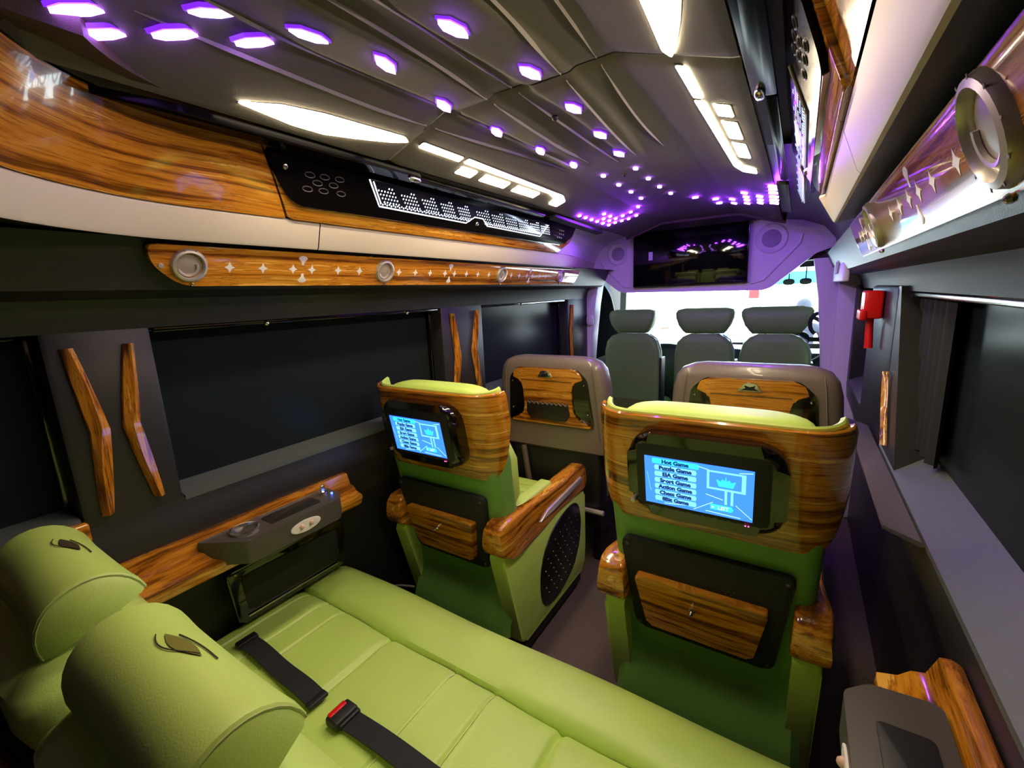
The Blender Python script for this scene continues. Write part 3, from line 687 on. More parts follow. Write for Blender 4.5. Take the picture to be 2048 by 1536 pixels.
        # wooden arm cap: bulging rear knob that runs into a straight rest
        prof = [(.05, .500, .592), (.035, .52, .575), (.04, .505, .592), (.06, .490, .608), (.10, .465, .612), (.16, .450, .606), (.24, .447, .598), (.34, .455, .592), (.46, .470, .590), (.60, .468, .590), (.70, .462, .588), (.722, .475, .580), (.728, .50, .565)]
        rows = []
        for (y, z0, z1) in prof[1:]:
            b = .072 if y < .2 else .070; bulge = .012 * math.exp(-((y - .09) / .08) ** 2)
            rows.append([(s * x, y, z) for x, z in rpoly([(.190, z0), (.190 + b + bulge, z0), (.190 + b + bulge - .006, z1), (.194, z1)], .014, 3)])
        cap = obj('arm_cap', loft(rows, True, True), WOODY, t, label='glossy wooden arm cap')
        obj('arm_blade', side(prism([(.30, .505), (.36, .528), (.665, .545), (.675, .530), (.655, .516), (.40, .505)], 0.050, 0.066, 0.003)), SATIN, cap, label='satin silver blade set in the arm')
        obj('arm_button', side(xf(lathe([(.006, .05), (.006, .064), (.003, .066)], 10), T(.20, .49, 0))), CHROME, cap)
        pad = rbox(min(s * .175, s * .228), max(s * .175, s * .228), .14, .46, .575, .602, .010, 3)
        obj('arm_pad', pad, LEATHER, t)
    # seat cushion with pleats
    for q in range(7):
        y0 = .20 + .074 * q
        obj('seat_pleat', rbox(-.192, .192, y0, y0 + .073, .33, .470 - (.008 if q > 5 else 0), .018, 3), LEATHER, t)
    obj('seat_box', rbox(-.195, .195, .18, .71, .14, .36, .03, 3), LEATHER_D, t)
    obj('pedestal', join(rbox(-.19, .19, .22, .66, 0.0, .16, .01, 2), box(-.245, .245, .18, .68, 0.03, .07)), BLACKM, t)
    return t
captain('green captain seat with wooden shell and blue screen by the left wall', (-0.495, 1.0, 0))
captain('green captain seat with wooden shell and blue screen on the right, nearest camera', (0.363, 1.0, 0))

# ================================================================ TAUPE SEATS
def taupe(label, loc):
    t = thing('taupe_seat', label, 'seat', loc)
    ly = lambda z: (1.05 - z) * 0.10
    spec = [(.600, .250, .01, .10, .03), (.612, .285, -.002, .12, .04), (.70, .292, 0, .13, .05), (.85, .283, 0, .13, .055), (.95, .275, .002, .13, .06), (1.0, .262, .008, .125, .06), (1.03, .240, .018, .115, .05), (1.047, .20, .035, .10, .04), (1.053, .16, .05, .085, .02)]
    obj('backrest', plan_loft([(z, hw, y0 + ly(z), y1 + ly(z), r) for z, hw, y0, y1, r in spec]), TAUPE, t)
    def bf(mm, off=0.0): return [(x, ly(z) - h - off, z) for x, z, h in mm[0]], mm[1]
    obj('black_inset', bf(prism(rpoly([(-.20, .955), (-.15, 1.005), (.15, 1.005), (.20, .955), (.222, .75), (.215, .728), (-.215, .728), (-.222, .75)], .02), -.01, .004, .002)), BLACK, t)
    kh = [(-.165, .99), (-.13, 1.006), (.13, 1.006), (.165, .99), (.18, .955), (.135, .94), (.125, .90), (.125, .80), (.15, .765), (.205, .745), (.205, .733), (-.205, .733), (-.205, .745), (-.15, .765), (-.125, .80), (-.125, .90), (-.135, .94), (-.18, .955)]
    wp = obj('wood_panel', bf(prism(rpoly(kh, .01, 3), 0.0, .014, .005)), WOODX, t, label='keyhole shaped glossy wooden back panel')
    obj('emblem', bf(prism([(-.040, .962), (.040, .962), (.022, .990), (.012, .994), (-.012, .994), (-.022, .990)], .012, .019, .002)), CHROME, wp, label='small chrome trapezoid emblem')
    obj('emblem_relief', bf(prism([(-.028, .967), (.028, .967), (.014, .974), (.018, .985), (0, .979), (-.018, .985), (-.014, .974)], .018, .0215)), BLACKM, wp)
    obj('seam_line', bf(tube([(-.13, .945, .014), (.13, .945, .014)], .0016, 5)), BLACK, wp)
    # net pocket with a frilled top
    top = [(-.105 + .21 * i / 30, .838 + .006 * math.sin(i * 1.9)) for i in range(31)]
    pk = obj('net_pocket', bf(prism(top + [(.112, .79), (.09, .757), (-.09, .757), (-.112, .79)], .010, .024, .004)), mat('sheer_net', S(34, 30, 28), .3, bump=(60, .8)), wp, label='black stretch net pocket')
    obj('pocket_frill', bf(tube([(x, z, .024) for x, z in top], .003, 5)), mat('frill', S(110, 96, 84), .6), wp)
    for x in (-.185, .185):
        obj('panel_stud', bf(xf(sphere(.005, 8), T(x * 1.0, .935, .006))), CHROME, t)
        obj('panel_stud', bf(xf(sphere(.005, 8), T(x * 1.06, .80, .006))), CHROME, t)
    for x in (-1, 1):
        obj('piping', tube([(x * .215, ly(1.02) + .02, 1.026), (x * .222, ly(.98) - .002, .98), (x * .235, ly(.85) - .003, .85), (x * .245, ly(.68) - .003, .68)], .0022, 6), TAUPE, t)
    obj('seat_cushion', rbox(-.25, .25, .12, .60, .34, .48, .05, 4), TAUPE, t)
    obj('lower_back', rbox(-.24, .24, .055, .16, .30, .62, .03, 3), BLACKM, t)
    obj('under_tray', rbox(-.24, .24, .10, .58, .20, .35, .02, 3), BLACKM, t)
    for x in (-.18, .18): obj('leg', rbox(x - .02, x + .02, .16, .55, 0.0, .22, .006, 2), BLACKM, t)
    obj('belt_strap', tube([(-.16, .045, .60), (-.13, .03, .45), (-.12, .05, .30)], .014, 6), mat('belt_brown', S(96, 82, 70), .7), t)
    obj('frame_bar', tube([(-.10, .04, .33), (.26, .04, .33)], .012, 8), SATIN, t)
    return t
taupe('taupe leather seat with wooden back panel and net pocket, left of the aisle', (-0.435, 1.74, 0))
taupe('taupe leather seat with wooden back panel rising behind the right captain seat', (0.39, 1.74, 0))

# ================================================================ CAB SEATS
def cab_seat(label, x, w, hw):
    t = thing('cab_chair', label, 'seat', (x, 3.12, 0))
    ly = lambda z: (1.0 - z) * 0.08
    spec = [(.44, w - .02, 0, .10, .03), (.46, w - .003, -.004, .11, .03), (.72, w, 0, .11, .04), (.90, w - .004, 0, .11, .045), (.97, w - .02, .005, .105, .05), (1.01, w - .055, .012, .10, .04), (1.03, w - .10, .025, .085, .03)]
    obj('backrest', plan_loft([(z, a, y0 + ly(z), y1 + ly(z), r) for z, a, y0, y1, r in spec]), OLIVE, t)
    obj('lower_band', plan_loft([(.465, w + .002, -.012 + ly(.46), .05, .02), (.545, w + .003, -.008 + ly(.54), .05, .02)]), mat('olive_band', S(104, 118, 62), .5), t)
    obj('piping', tube([(w - .004, ly(.72) + .05, .72), (w - .004, .05, .92), (w - .03, .04, .995), (w - .075, .03, 1.028)], .004, 6), mat('blue_piping', S(150, 176, 190), .4), t)
    hr = []
    for z, a, y0, y1 in ((1.035, hw * .66, .02, .09), (1.05, hw * .74, .0, .11), (1.09, hw * .88, -.012, .12), (1.14, hw * .98, -.012, .12), (1.17, hw * 1.0, -.005, .115), (1.19, hw * .94, .01, .10), (1.20, hw * .72, .03, .08)):
        hr.append((z, a, y0, y1, .045))
    obj('headrest', plan_loft(hr), OLIVE, t)
    for s in (-1, 1): obj('headrest_post', tube([(s * .055, .045, 1.0), (s * .055, .045, 1.05)], .006, 8), CHROME, t)
    obj('seat_cushion', rbox(-w, w, .08, .44, .36, .50, .05, 4), OLIVE, t)
    obj('base', rbox(-w + .03, w - .03, .08, .42, 0.0, .37, .02, 2), BLACKM, t)
    obj('side_cover', rbox(w - .006, w + .012, .02, .12, .42, .86, .006, 2), BLACKM, t)
    return t
cab_seat('olive vinyl cab seat with tall backrest at the left, full back visible', -0.492, 0.208, 0.168)
cab_seat('olive vinyl middle cab seat with narrow wide headrest', -0.006, 0.190, 0.182)
cab_seat('olive vinyl cab seat with wide headrest at the right, by the seat belt', 0.402, 0.195, 0.192)

# ================================================================ REAR BENCH
bench = thing('rear_bench', 'pale green leather rear bench with ribbed cushions and front roll', 'bench', (0, 0, 0))
XL, XR = -0.815, 0.70
def groove(x, c, w, d): return -d * math.exp(-((x - c) / w) ** 2)
def cushion(x0, x1, seams):
    n = max(60, int((x1 - x0) / 0.004)); rows = []
    ys = [0.20, 0.28, 0.36, 0.44, 0.52, 0.60, 0.66, 0.690, 0.700, 0.703]
    for y in ys:
        r = [(x0, y, 0.30)]
        for i in range(n + 1):
            x = x0 + (x1 - x0) * i / n; e = min(x - x0, x1 - x)
            z = 0.412 + 0.006 * math.sin(math.pi * (x - x0) / (x1 - x0)) - 0.010 * math.exp(-(e / 0.008) ** 2)
            for c in seams: z += groove(x, c, 0.0035, 0.006) + 0.0012 * math.exp(-(((x - c) - .012) / .006) ** 2)
            if y > 0.66: z -= 0.020 * ((y - 0.66) / 0.043) ** 2
            z += 0.002 * math.sin(x * 37 + y * 21) * 0.5
            r.append((x, y, z))
        r.append((x1, y, 0.30)); rows.append(r)
    return loft(rows)
SEAT_EDGES = [XL, -0.385, 0.149, XR]
for i, seams in enumerate(((-0.765, -0.670, -0.588), (-0.150, -0.028), (0.38, 0.50))):
    c = obj('seat_cushion', cushion(SEAT_EDGES[i], SEAT_EDGES[i + 1], seams), LEATHER, bench)
    for s in seams:
        obj('stitch_line', tube([(s + .007, y, 0.4175 + 0.006 * math.sin(math.pi * (s - SEAT_EDGES[i]) / (SEAT_EDGES[i + 1] - SEAT_EDGES[i])) - .004 - (0.020 * ((y - 0.66) / 0.043) ** 2 if y > .66 else 0)) for y in (.24, .35, .45, .55, .64, .67, .69)], .0013, 5), STITCH, c)
rows = []
for i in range(65):
    x = XL + (XR - XL) * i / 64; e = min(1, .3 + min(i, 64 - i) * .35); rows.append([])
    zt = .414 + .004 * math.sin(x * 9)
    for (y, z) in ((.704, .36), (.704, .394), (.712, .408), (.735, zt + .004), (.79, zt + .006), (.835, zt), (.868, zt - .016), (.886, zt - .045), (.888, zt - .09), (.875, zt - .13), (.86, .24)):
        rows[-1].append((x, y, z if e >= 1 else .3 + (z - .3) * (0.93 + .07 * e)))
obj('front_roll', loft(rows, False, False), LEATHER, bench, label='smooth padded front roll')
obj('bench_base', box(XL + .01, XR, 0.02, .855, 0.0, .345), BLACKM, bench, smooth=False)
HR_C = (-0.49, -0.05, 0.39)
def ring_ell(cx, cy, cz, hy, hz, n=24, flat=0.0, tilt=0.0):
    out = []
    for k in range(n):
        a = 2 * math.pi * k / n; y = hy * math.cos(a); z = hz * math.sin(a)
        if z < 0: z *= (1 - flat)
        out.append((cx, cy + y * math.cos(tilt) - z * math.sin(tilt), cz + y * math.sin(tilt) + z * math.cos(tilt)))
    return out
for i, c in enumerate(HR_C):
    # leaning backrest: rounded slab
    rows = []
    for k in range(13):
        f = k / 12; z = .34 + .53 * f; y = .285 - .175 * f; hw = .214 * (1 if f < .8 else 1 - ((f - .8) / .2) ** 2 * .35)
        d0 = .105 if f < .85 else .105 * (1 - ((f - .85) / .15) ** 2 * .75)
        rows.append([(c + x, y + yy, z) for x, yy in rpoly([(-hw, -d0), (hw, -d0), (hw, d0 * .75 + .02), (-hw, d0 * .75 + .02)], min(.06, d0 * .8), 5)])
    obj('backrest', loft(rows, True, True), LEATHER, bench)
    # saddle shaped head pillow
    rows = []; HW = .172; CY, CZ, HY, HZ, TL = .140, .880, .064, .074, .30
    def prow(x, off=0.0):
        e = abs(x / HW); g = 1.0 if e < .84 else math.sqrt(max(0.05, 1 - ((e - .84) / .16) ** 2 * .95))
        return ring_ell(c + x, CY, CZ - .012 * e ** 2 + .012 * e ** 4, HY * g * (1 + .10 * e * e) + off, HZ * g + off, 28, 1.08, TL)
    for k in range(33): rows.append(prow(HW * (-1 + 2 * k / 32)))
    hr = obj('head_pillow', loft(rows, True, True), LEATHER, bench, label='saddle shaped green head pillow')
    for s in (-1, 1):
        ring = prow(s * HW * .90, .0006)
        obj('stitch_line', tube(ring + [ring[0]], .0009, 5), mat('green_stitch', S(176, 190, 110), .6), hr)
    # embroidered almond motif on the front of the pillow
    def on_pil(x, a, off=.0012):
        e = abs(x / HW); a = math.radians(a); y = (HY * (1 + .10 * e * e) + off) * math.cos(a); z = (HZ + off) * math.sin(a)
        return (c + x, CY + y * math.cos(TL) - z * math.sin(TL), CZ - .012 * e ** 2 + .012 * e ** 4 + y * math.sin(TL) + z * math.cos(TL))
    def patch(top, bot): return loft([[on_pil(x, a) for x, a in top], [on_pil(x, (a + b) / 2) for (x, a), (_, b) in zip(top, bot)], [on_pil(x, a) for x, a in bot]])
    xs = [-.045 + .075 * q / 12 for q in range(13)]
    dk = mat('embroidery_brown', S(58, 48, 20), .7); ol = mat('embroidery_olive', S(112, 110, 22), .6)
    mid = lambda x: 60 - (x + .045) / .075 * 8
    obj('embroidery', patch([(x, mid(x) + 9 * math.sin(math.pi * q / 12)) for q, x in enumerate(xs)], [(x, mid(x) - 7 * math.sin(math.pi * q / 12)) for q, x in enumerate(xs)]), ol if i == 1 else dk, hr, label='embroidered almond motif')
    obj('embroidery', tube([on_pil(x - .006, mid(x) + 14 * math.sin(math.pi * (q + 2) / 14)) for q, x in enumerate(xs)], .0008, 5), dk, hr)
    obj('embroidery', tube([on_pil(x + .012, mid(x) - 9 - 3 * math.sin(math.pi * q / 12)) for q, x in enumerate(xs)], .0009, 5), dk, hr)
obj('back_shell', xf(rbox(XL + .02, XR - .02, -.02, .0, -.28, .24, .008, 2), T(0, .085, .52) @ R(16, 'X')), WOODX, bench, label='wooden shell behind the bench backrest')

# ---- seat belts lying on the bench
def belt(label, x0, x1, y0, y1, buckle):
    t = thing('seat_belt', label, 'seat belt', (0, 0, 0))
    n = 24; rows = []
    for i in range(n + 1):
        f = i / n; x = x0 + (x1 - x0) * f; y = y0 + (y1 - y0) * f; z = .424 + .004 * math.sin(f * 9) + .006 * math.sin(math.pi * f)
        rows.append([(x, y - .023, z), (x, y + .023, z + .001), (x, y + .023, z + .004), (x, y - .023, z + .0035)])
    obj('webbing', loft(rows, True, True), WEB, t)
    obj('end_sleeve', xf(rbox(-.012, .012, -.027, .027, -.004, .009, .004), T(x0, y0, .426)), BLACKM, t)
    if buckle:
        b = obj('buckle', xf(rbox(-.022, .018, -.030, .030, -.006, .016, .006), T(x0 - .012, y0 - .004, .426)), BLACKM, t)
        obj('release_button', xf(rbox(-.006, .008, -.022, .022, .0, .018, .003), T(x0 - .028, y0 - .006, .426)), RED, b, label='red release button')
    else:
        obj('end_sleeve', xf(rbox(-.010, .010, -.025, .025, -.004, .006, .003), T(x1, y1, .426)), BLACKM, t)
    return t
belt('black seat belt webbing with sewn ends lying on the far bench cushion', -0.705, -0.365, .470, .458, False)
belt('black seat belt with red buckle lying across the bench nearest camera', -0.262, 0.34, .466, .470, True)

# ================================================================ ARMREST CONSOLES
def console(s, label, lab2, x, ys):
    t = thing('armrest_ledge', label, 'armrest', (0, 0, 0))
    y0, y1 = ys
    prof = [(.758, .69), (.745, .672), (.70, .665), (.672, .672), (.662, .695), (.664, .705), (.690, .712), (.705, .728), (.722, .732), (.735, .768), (.748, .770), (.758, .765)]
    rows = [[(s * u, y, z) for u, z in prof] for y in (y0, (y0 + y1) / 2, y1 - .01, y1)]
    rows[-1] = [(s * (.71 + (u - .71) * .97), y1, .715 + (z - .715) * .95) for u, z in prof]
    obj('wood_moulding', loft(rows, True, True), WOODY, t, label='stepped glossy wooden moulding')
    c = thing('console_box', lab2, 'console', (s * .672, y1 - .29, .70))
    bm_ = rpoly([(-.165, -.035), (-.10, .062), (.165, .062), (.195, .030), (.20, -.05), (-.17, -.05)], .01)   # plan: (y, towards cabin)
    body = prism(bm_, -.008, .055, .008, 3)
    obj('body', [(-s * b, a, h) for a, b, h in body[0]] and ([(-s * b, a, h) for a, b, h in body[0]], body[1]), GREYBOX, c)
    tr = prism(rpoly([(-.02, -.03), (-.02, .030), (.13, .030), (.13, -.03)], .008), .050, .0565, .001)
    obj('tray_recess', ([(-s * b, a, h) for a, b, h in tr[0]], tr[1]), BLACKM, c)
    cup = lathe([(.036, .052), (.036, .062), (.031, .063), (.029, .050), (.028, .046), (.004, .045)], 24)
    k = obj('cup_holder', ([(-s * b, a - .075, h) for a, b, h in cup[0]], cup[1]), CHROME, c, label='brushed steel cup holder ring')
    pl = prism([(.045 * math.copysign(abs(math.cos(a)) ** 1.25, math.cos(a)), .017 * math.copysign(abs(math.sin(a)) ** .8, math.sin(a))) for a in [2 * math.pi * q / 24 for q in range(24)]], 0, .003, .001)
    pb = obj('switch_plate', ([(-s * (.062 + h), a + .055, b + .024) for a, b, h in pl[0]], pl[1]), PEARL, c, label='pale oval switch plate with two buttons')
    for dy in (-.014, .016): obj('button', xf(sphere(.007, 10), T(-s * .066, .055 + dy, .026)), mat('pink_button', S(214, 170, 156), .4), c)
    if s > 0: return t
    obj('key_switch', join(xf(lathe([(.013, 0), (.013, .008), (.009, .010), (.004, .011)], 16), T(-s * -.012, .165, .055)), xf(rbox(-.002, .002, -.008, .008, .010, .028, .001, 1), T(-s * -.012, .165, .055))), CHROME, c)
    obj('blue_indicator', xf(sphere(.004, 8), T(s * -.012, .178, .058)), emis('blue_indicator', (.05, .12, 1, 1), 2.5), c)
    return t
console(-1, 'stepped wooden armrest ledge along the left wall under the middle window', 'grey cup holder console on the left wooden armrest', 0, (.18, .865))
console(1, 'stepped wooden armrest ledge at the lower right by the window sill', 'grey console at the bottom right corner on the wooden armrest', 0, (.10, .82))
w1 = tag(obj('wall_ledge', xf(rbox(-.012, .012, -.26, .23, -.022, .022, .006), T(-.752, 0.0, .868)), WOODY), 'short wooden ledge under the rear left window behind the head pillow', 'trim')
# right door armrest shelf
da = loft([[(.690, y, .838), (.690, y, .845), (.752, y, .823), (.757, y, .815), (.752, y, .812)] for y in (1.08, 1.5, 1.95)], True, True)
tag(obj('door_armrest', da, mat('mauve_plastic', S(110, 100, 108), .35)), 'flat grey door armrest shelf below the right window', 'armrest')
# left wall storage pocket panel
sp = thing('wall_pocket', 'black glossy storage panel low on the left wall beside the bench', 'panel', (-.79, .66, .53))
def pfl(m): return [(h, a, b) for a, b, h in m[0]], m[1]
obj('pocket_frame', pfl(prism(rpoly([(-.19, .075), (.19, .075), (.185, -.095), (-.175, -.095)], .02), 0, .022, .006)), BLACK, sp)
obj('pocket_panel', pfl(prism(rpoly([(-.155, .05), (.16, .05), (.155, -.065), (-.145, -.065)], .02), .015, .026, .004)), MESHB, sp)
obj('chrome_strip', pfl(tube([(-.15, -.078, .024), (.15, -.078, .024)], .0025, 6)), CHROME, sp)
obj('catch', pfl(xf(sphere(.004, 8), T(-.165, .064, .022))), CHROME, sp)
# loose cable on the floor by the left wall
cb = [(-.815, .93, .30), (-.76, .945, .285), (-.70, .955, .29), (-.64, .965, .31), (-.58, .975, .32)]
tag(obj('loose_cable', tube(cb, .004, 6), mat('grey_cable', S(120, 112, 104), .5)), 'thin grey cable running behind the left captain seat', 'cable')
tag(obj('loose_cable', tube([(-.79, .92, .22), (-.73, .94, .215), (-.67, .955, .22), (-.61, .965, .215)], .004, 6), MATS['grey_cable']), 'lower thin grey cable curling down behind the left captain seat', 'cable')

# ================================================================ PARTITION, TV, SPEAKERS
part_poly = rpoly([(-.735, 1.395), (-.70, 1.46), (-.555, 1.345), (-.515, 1.322), (.325, 1.302), (.365, 1.315), (.575, 1.492), (.66, 1.52), (.66, 1.74), (-.735, 1.74)], .02)
PY = 3.0
def pz(m, y=PY): return [(a, y - h, b) for a, b, h in m[0]], m[1]
wf = struct('wall_front', pz(prism(part_poly, -.10, .0, .012, 3)), PALE, 'pale partition over the cab carrying the television and speakers')
def spk(x, z, r, label):
    t = thing('speaker', label, 'speaker', (x, PY, z))
    def q(m): return [(a, -h, b) for a, b, h in m[0]], m[1]
    obj('speaker_ring', q(lathe([(r * 1.10, -.004), (r * 1.10, .002), (r * 1.0, .008), (r * .92, .004)], 32)), PALE, t)
    obj('cone', q(lathe([(r * .92, .001), (r * .66, .003), (r * .62, .008), (r * .3, .011), (.004, .012)], 32)), mat('speaker_cloth', S(160, 152, 168), .7), t)
    return t
spk(-.540, 1.58, .068, 'round speaker to the left of the television')
spk(.357, 1.588, .076, 'round speaker to the right of the television')
for pts in ([(-.66, 1.535), (-.64, 1.50), (-.50, 1.36), (-.455, 1.355), (-.455, 1.40)], [(.505, 1.60), (.495, 1.55), (.33, 1.36), (.27, 1.345), (.25, 1.36)]):
    obj('moulded_ridge', tube([(x, PY - .003, z) for x, z in pts], .006, 6), PALE, wf)
tv = thing('television', 'flat black television mounted on the partition', 'television', (-.087, 2.985, 1.545))
obj('panel', rbox(-.334, .334, -.022, .014, -.189, .189, .006, 2), SCREENB, tv)
obj('bezel', join(rbox(-.336, .336, -.026, 0, -.192, -.182, .002, 1), rbox(-.336, .336, -.026, 0, .184, .192, .002, 1), rbox(-.337, -.330, -.026, 0, -.19, .19, .002, 1), rbox(.330, .337, -.026, 0, -.19, .19, .002, 1)), BLACK, tv)
obj('sticker', xf(rbox(-.013, .013, -.0245, -.022, -.026, .026, .001, 1), T(-.225, 0, .0)), mat('white_sticker', S(214, 206, 226), .5), tv, label='small white sticker')
# B pillars
def pillar(name, s, x, label):
    rows = []
    for z, w, dx in ((.78, .05, .05), (1.0, .048, .03), (1.25, .045, .0), (1.46, .05, -.03)):
        rows.append([(s * (x + dx) + a, 3.0 + b, z) for a, b in rpoly([(-w, -.03), (w, -.03), (w, .10), (-w, .10)], .02, 3)])
    return struct(name, loft(rows, True, True), PALE, label)
pillar('trim_8', -1, .745, 'pale pillar trim at the left edge of the cab opening')
pillar('trim_9', 1, .645, 'pale mauve pillar trim at the right edge of the cab opening')
struct('trim_10', rbox(.68, .84, 2.95, 3.10, .0, 1.50, .02, 2), PALE, 'pale door post strip beside the front right window')
struct('trim_11', rbox(-.86, -.78, 2.94, 3.10, .0, 1.42, .02, 2), LINING, 'dark door post at the left of the cab')

# ================================================================ CAB
cabl = join(box(-.95, -.86, 3.08, 4.3, -.1, .80), box(.80, .95, 3.08, 4.3, -.1, .80), box(-.95, .95, 3.08, 3.98, 1.46, 1.5), box(.62, .95, 3.02, 3.12, 1.40, 1.80), box(.50, .95, 3.30, 3.40, 1.43, 1.80), box(-.95, -.70, 3.02, 3.12, 1.40, 1.80))
struct('wall_cab', cabl, LINING, 'dark cab doors and headliner', smooth=False)
struct('floor_cab', box(-.95, .95, 3.0, 4.4, -.1, -.02), BLACKM, 'black cab floor', smooth=False)
for s, nm, lb in ((-1, 'window_6', 'dark curved left cab door window'), (1, 'window_7', 'dark right cab door window')):
    pts = rpoly([(3.12, .80), (4.05, .80), (3.72, 1.30), (3.55, 1.40), (3.20, 1.42), (3.12, 1.35)], .06)
    pr = prism(pts, 0, .01)
    a = -.87 if s < 0 else .86
    w = struct(nm, ([(a + h, p, q) for p, q, h in pr[0]], pr[1]), GLASSC, lb)
    fr = prism(rpoly([(3.05, .79), (4.12, .79), (3.78, 1.33), (3.6, 1.46), (3.1, 1.46)], .03), 0, .02)
    obj('window_frame', ([(a + (-.03 if s < 0 else .02) + h, p, q) for p, q, h in fr[0]], fr[1]), BLACKM, w)
    obj('glass_divider', tube([(a + .012, 3.34, .80), (a + .012, 3.34, 1.40)], .006, 6), BLACKM, w)
# A pillars and windscreen
for s, nm in ((-1, 'trim_12'), (1, 'trim_13')):
    rows = [[(s * (x) + a * .028, y + b * .03, z) for a, b in ((-1, -1), (1, -1), (1, 1), (-1, 1))] for x, y, z in ((.93, 4.34, .82), (.88, 4.12, 1.12), (.80, 3.92, 1.46))]
    struct(nm, loft(rows, True, True), PALE if s < 0 else LINING, 'slanting windscreen pillar on the %s' % ('left' if s < 0 else 'right'))
gl = bpy.data.materials.new('clear_glass'); gl.use_nodes = True; nt = gl.node_tree; nt.nodes.remove(nt.nodes['Principled BSDF'])
tr = nt.nodes.new('ShaderNodeBsdfTransparent'); tr.inputs[0].default_value = (.95, 1, 1, 1); gs = nt.nodes.new('ShaderNodeBsdfGlossy'); gs.inputs['Roughness'].default_value = .02
mx = nt.nodes.new('ShaderNodeMixShader'); mx.inputs[0].default_value = .06; nt.links.new(tr.outputs[0], mx.inputs[1]); nt.links.new(gs.outputs[0], mx.inputs[2]); nt.links.new(mx.outputs[0], nt.nodes['Material Output'].inputs[0])
ws = struct('window_8', loft([[(x, 4.36 + .02 - .25 * x * x * .2, .82) for x in (-.92, -.5, 0, .5, .92)], [(x * .88, 3.97 - .25 * x * x * .2 + .02, 1.46) for x in (-.92, -.5, 0, .5, .92)]]), gl, 'clear windscreen blown out by daylight')
tb = bpy.data.materials.new('blue_tint'); tb.use_nodes = True; nt = tb.node_tree; nt.nodes.remove(nt.nodes['Principled BSDF'])
t2 = nt.nodes.new('ShaderNodeBsdfTransparent'); t2.inputs[0].default_value = (.03, .25, .62, 1); nt.links.new(t2.outputs[0], nt.nodes['Material Output'].inputs[0])
obj('sun_strip', loft([[(x, 4.03 - .03 * x * x, 1.33) for x in (-.82, -.4, 0, .4, .82)], [(x, 3.96 - .03 * x * x, 1.42) for x in (-.82, -.4, 0, .4, .82)]]), tb, ws, label='blue tinted sun strip')
# dashboard
ds = thing('dashboard', 'black dashboard and binnacle beneath the windscreen', 'dashboard', (0, 3.9, 0))
rows = []
for i in range(31):
    x = -.84 + 1.62 * i / 30; h = .86 + .05 * math.exp(-((x + .38) / .2) ** 2) + .02 * math.exp(-((x - .1) / .16) ** 2)
    rows.append([(x, -.22, .40), (x, -.26, .62), (x, -.24, h - .08), (x, -.18, h - .015), (x, -.08, h), (x, .15, h - .02), (x, .45, .80), (x, .45, .3)])
obj('dash_top', loft(rows, True, True), BLACKM, ds)
obj('centre_stack', rbox(-.20, .12, -.32, -.18, .25, .84, .03, 3), BLACKM, ds)
obj('red_indicator', join(xf(sphere(.006, 8), T(-.165, -.325, .80)), xf(sphere(.006, 8), T(-.150, -.325, .80))), emis('red_indicator', (1, .02, .03, 1), 5), ds)
for x in (-.23, -.10): obj('chrome_line', tube([(x, -.30, .86), (x + .03, -.325, .80), (x + .035, -.325, .60)], .006, 6), mat('blue_piping', S(150, 176, 190), .4), ds)
sw = thing('steering_wheel', 'black steering wheel behind the right cab headrest', 'steering wheel', (.52, 3.66, .95))
obj('rim', xf(tube([(.185 * math.cos(a), .185 * math.sin(a), 0) for a in [2 * math.pi * k / 32 for k in range(33)]], .014, 8), R(62, 'X')), BLACKM, sw)
obj('hub', xf(superell(.07, .06, .03, .8, .8), R(62, 'X')), BLACKM, sw)
for a in (0, 180, 270): obj('spoke', xf(rbox(.04, .18, -.015, .015, -.008, .008, .004, 2), R(62, 'X') @ R(a, 'Z')), BLACKM, sw)
rm = thing('rear_view_mirror', 'small dark rear view mirror under the partition edge', 'mirror', (-.12, 3.80, 1.355))
obj('mirror_body', superell(.11, .02, .035, .6, .6), BLACKM, rm); obj('mirror_arm', tube([(0, 0, .02), (0, .06, .10)], .008, 6), BLACKM, rm)
for k, x in enumerate((.44, .54)):
    t = thing('sun_visor_clip', 'dark oval disc hanging at the top right of the windscreen, %s' % ('nearer the partition' if k == 0 else 'nearer the pillar'), 'disc', (x, 3.75, 1.345), 'dark oval discs at windscreen top')
    obj('disc', superell(.036, .008, .022, .8, .9), mat('smoke_disc', S(84, 92, 96), .3), t); obj('stem', tube([(0, 0, .015), (0, .01, .11)], .004, 6), BLACKM, t)
sb = thing('cab_seat_belt', 'dark seat belt strap and guide loop beside the right cab headrest', 'seat belt', (.635, 3.06, 0))
obj('strap', loft([[(-.02 + .01 * k, 0, 1.22 - .12 * k), (.02 + .01 * k, .0, 1.22 - .12 * k), (.02 + .01 * k, .004, 1.22 - .12 * k), (-.02 + .01 * k, .004, 1.22 - .12 * k)] for k in range(5)], True, True), WEB, sb)
obj('guide_loop', tube([(-.02 + .04 * math.cos(a), .03, 1.10 + .06 * math.sin(a)) for a in [2 * math.pi * k / 20 for k in range(15)]], .011, 8), BLACKM, sb)
sb2 = tag(obj('cab_belt_anchor', xf(superell(.025, .02, .04, .7, .7), T(-.735, 2.965, 1.14)), PALE), 'pale belt anchor cover on the left cab pillar', 'belt anchor')

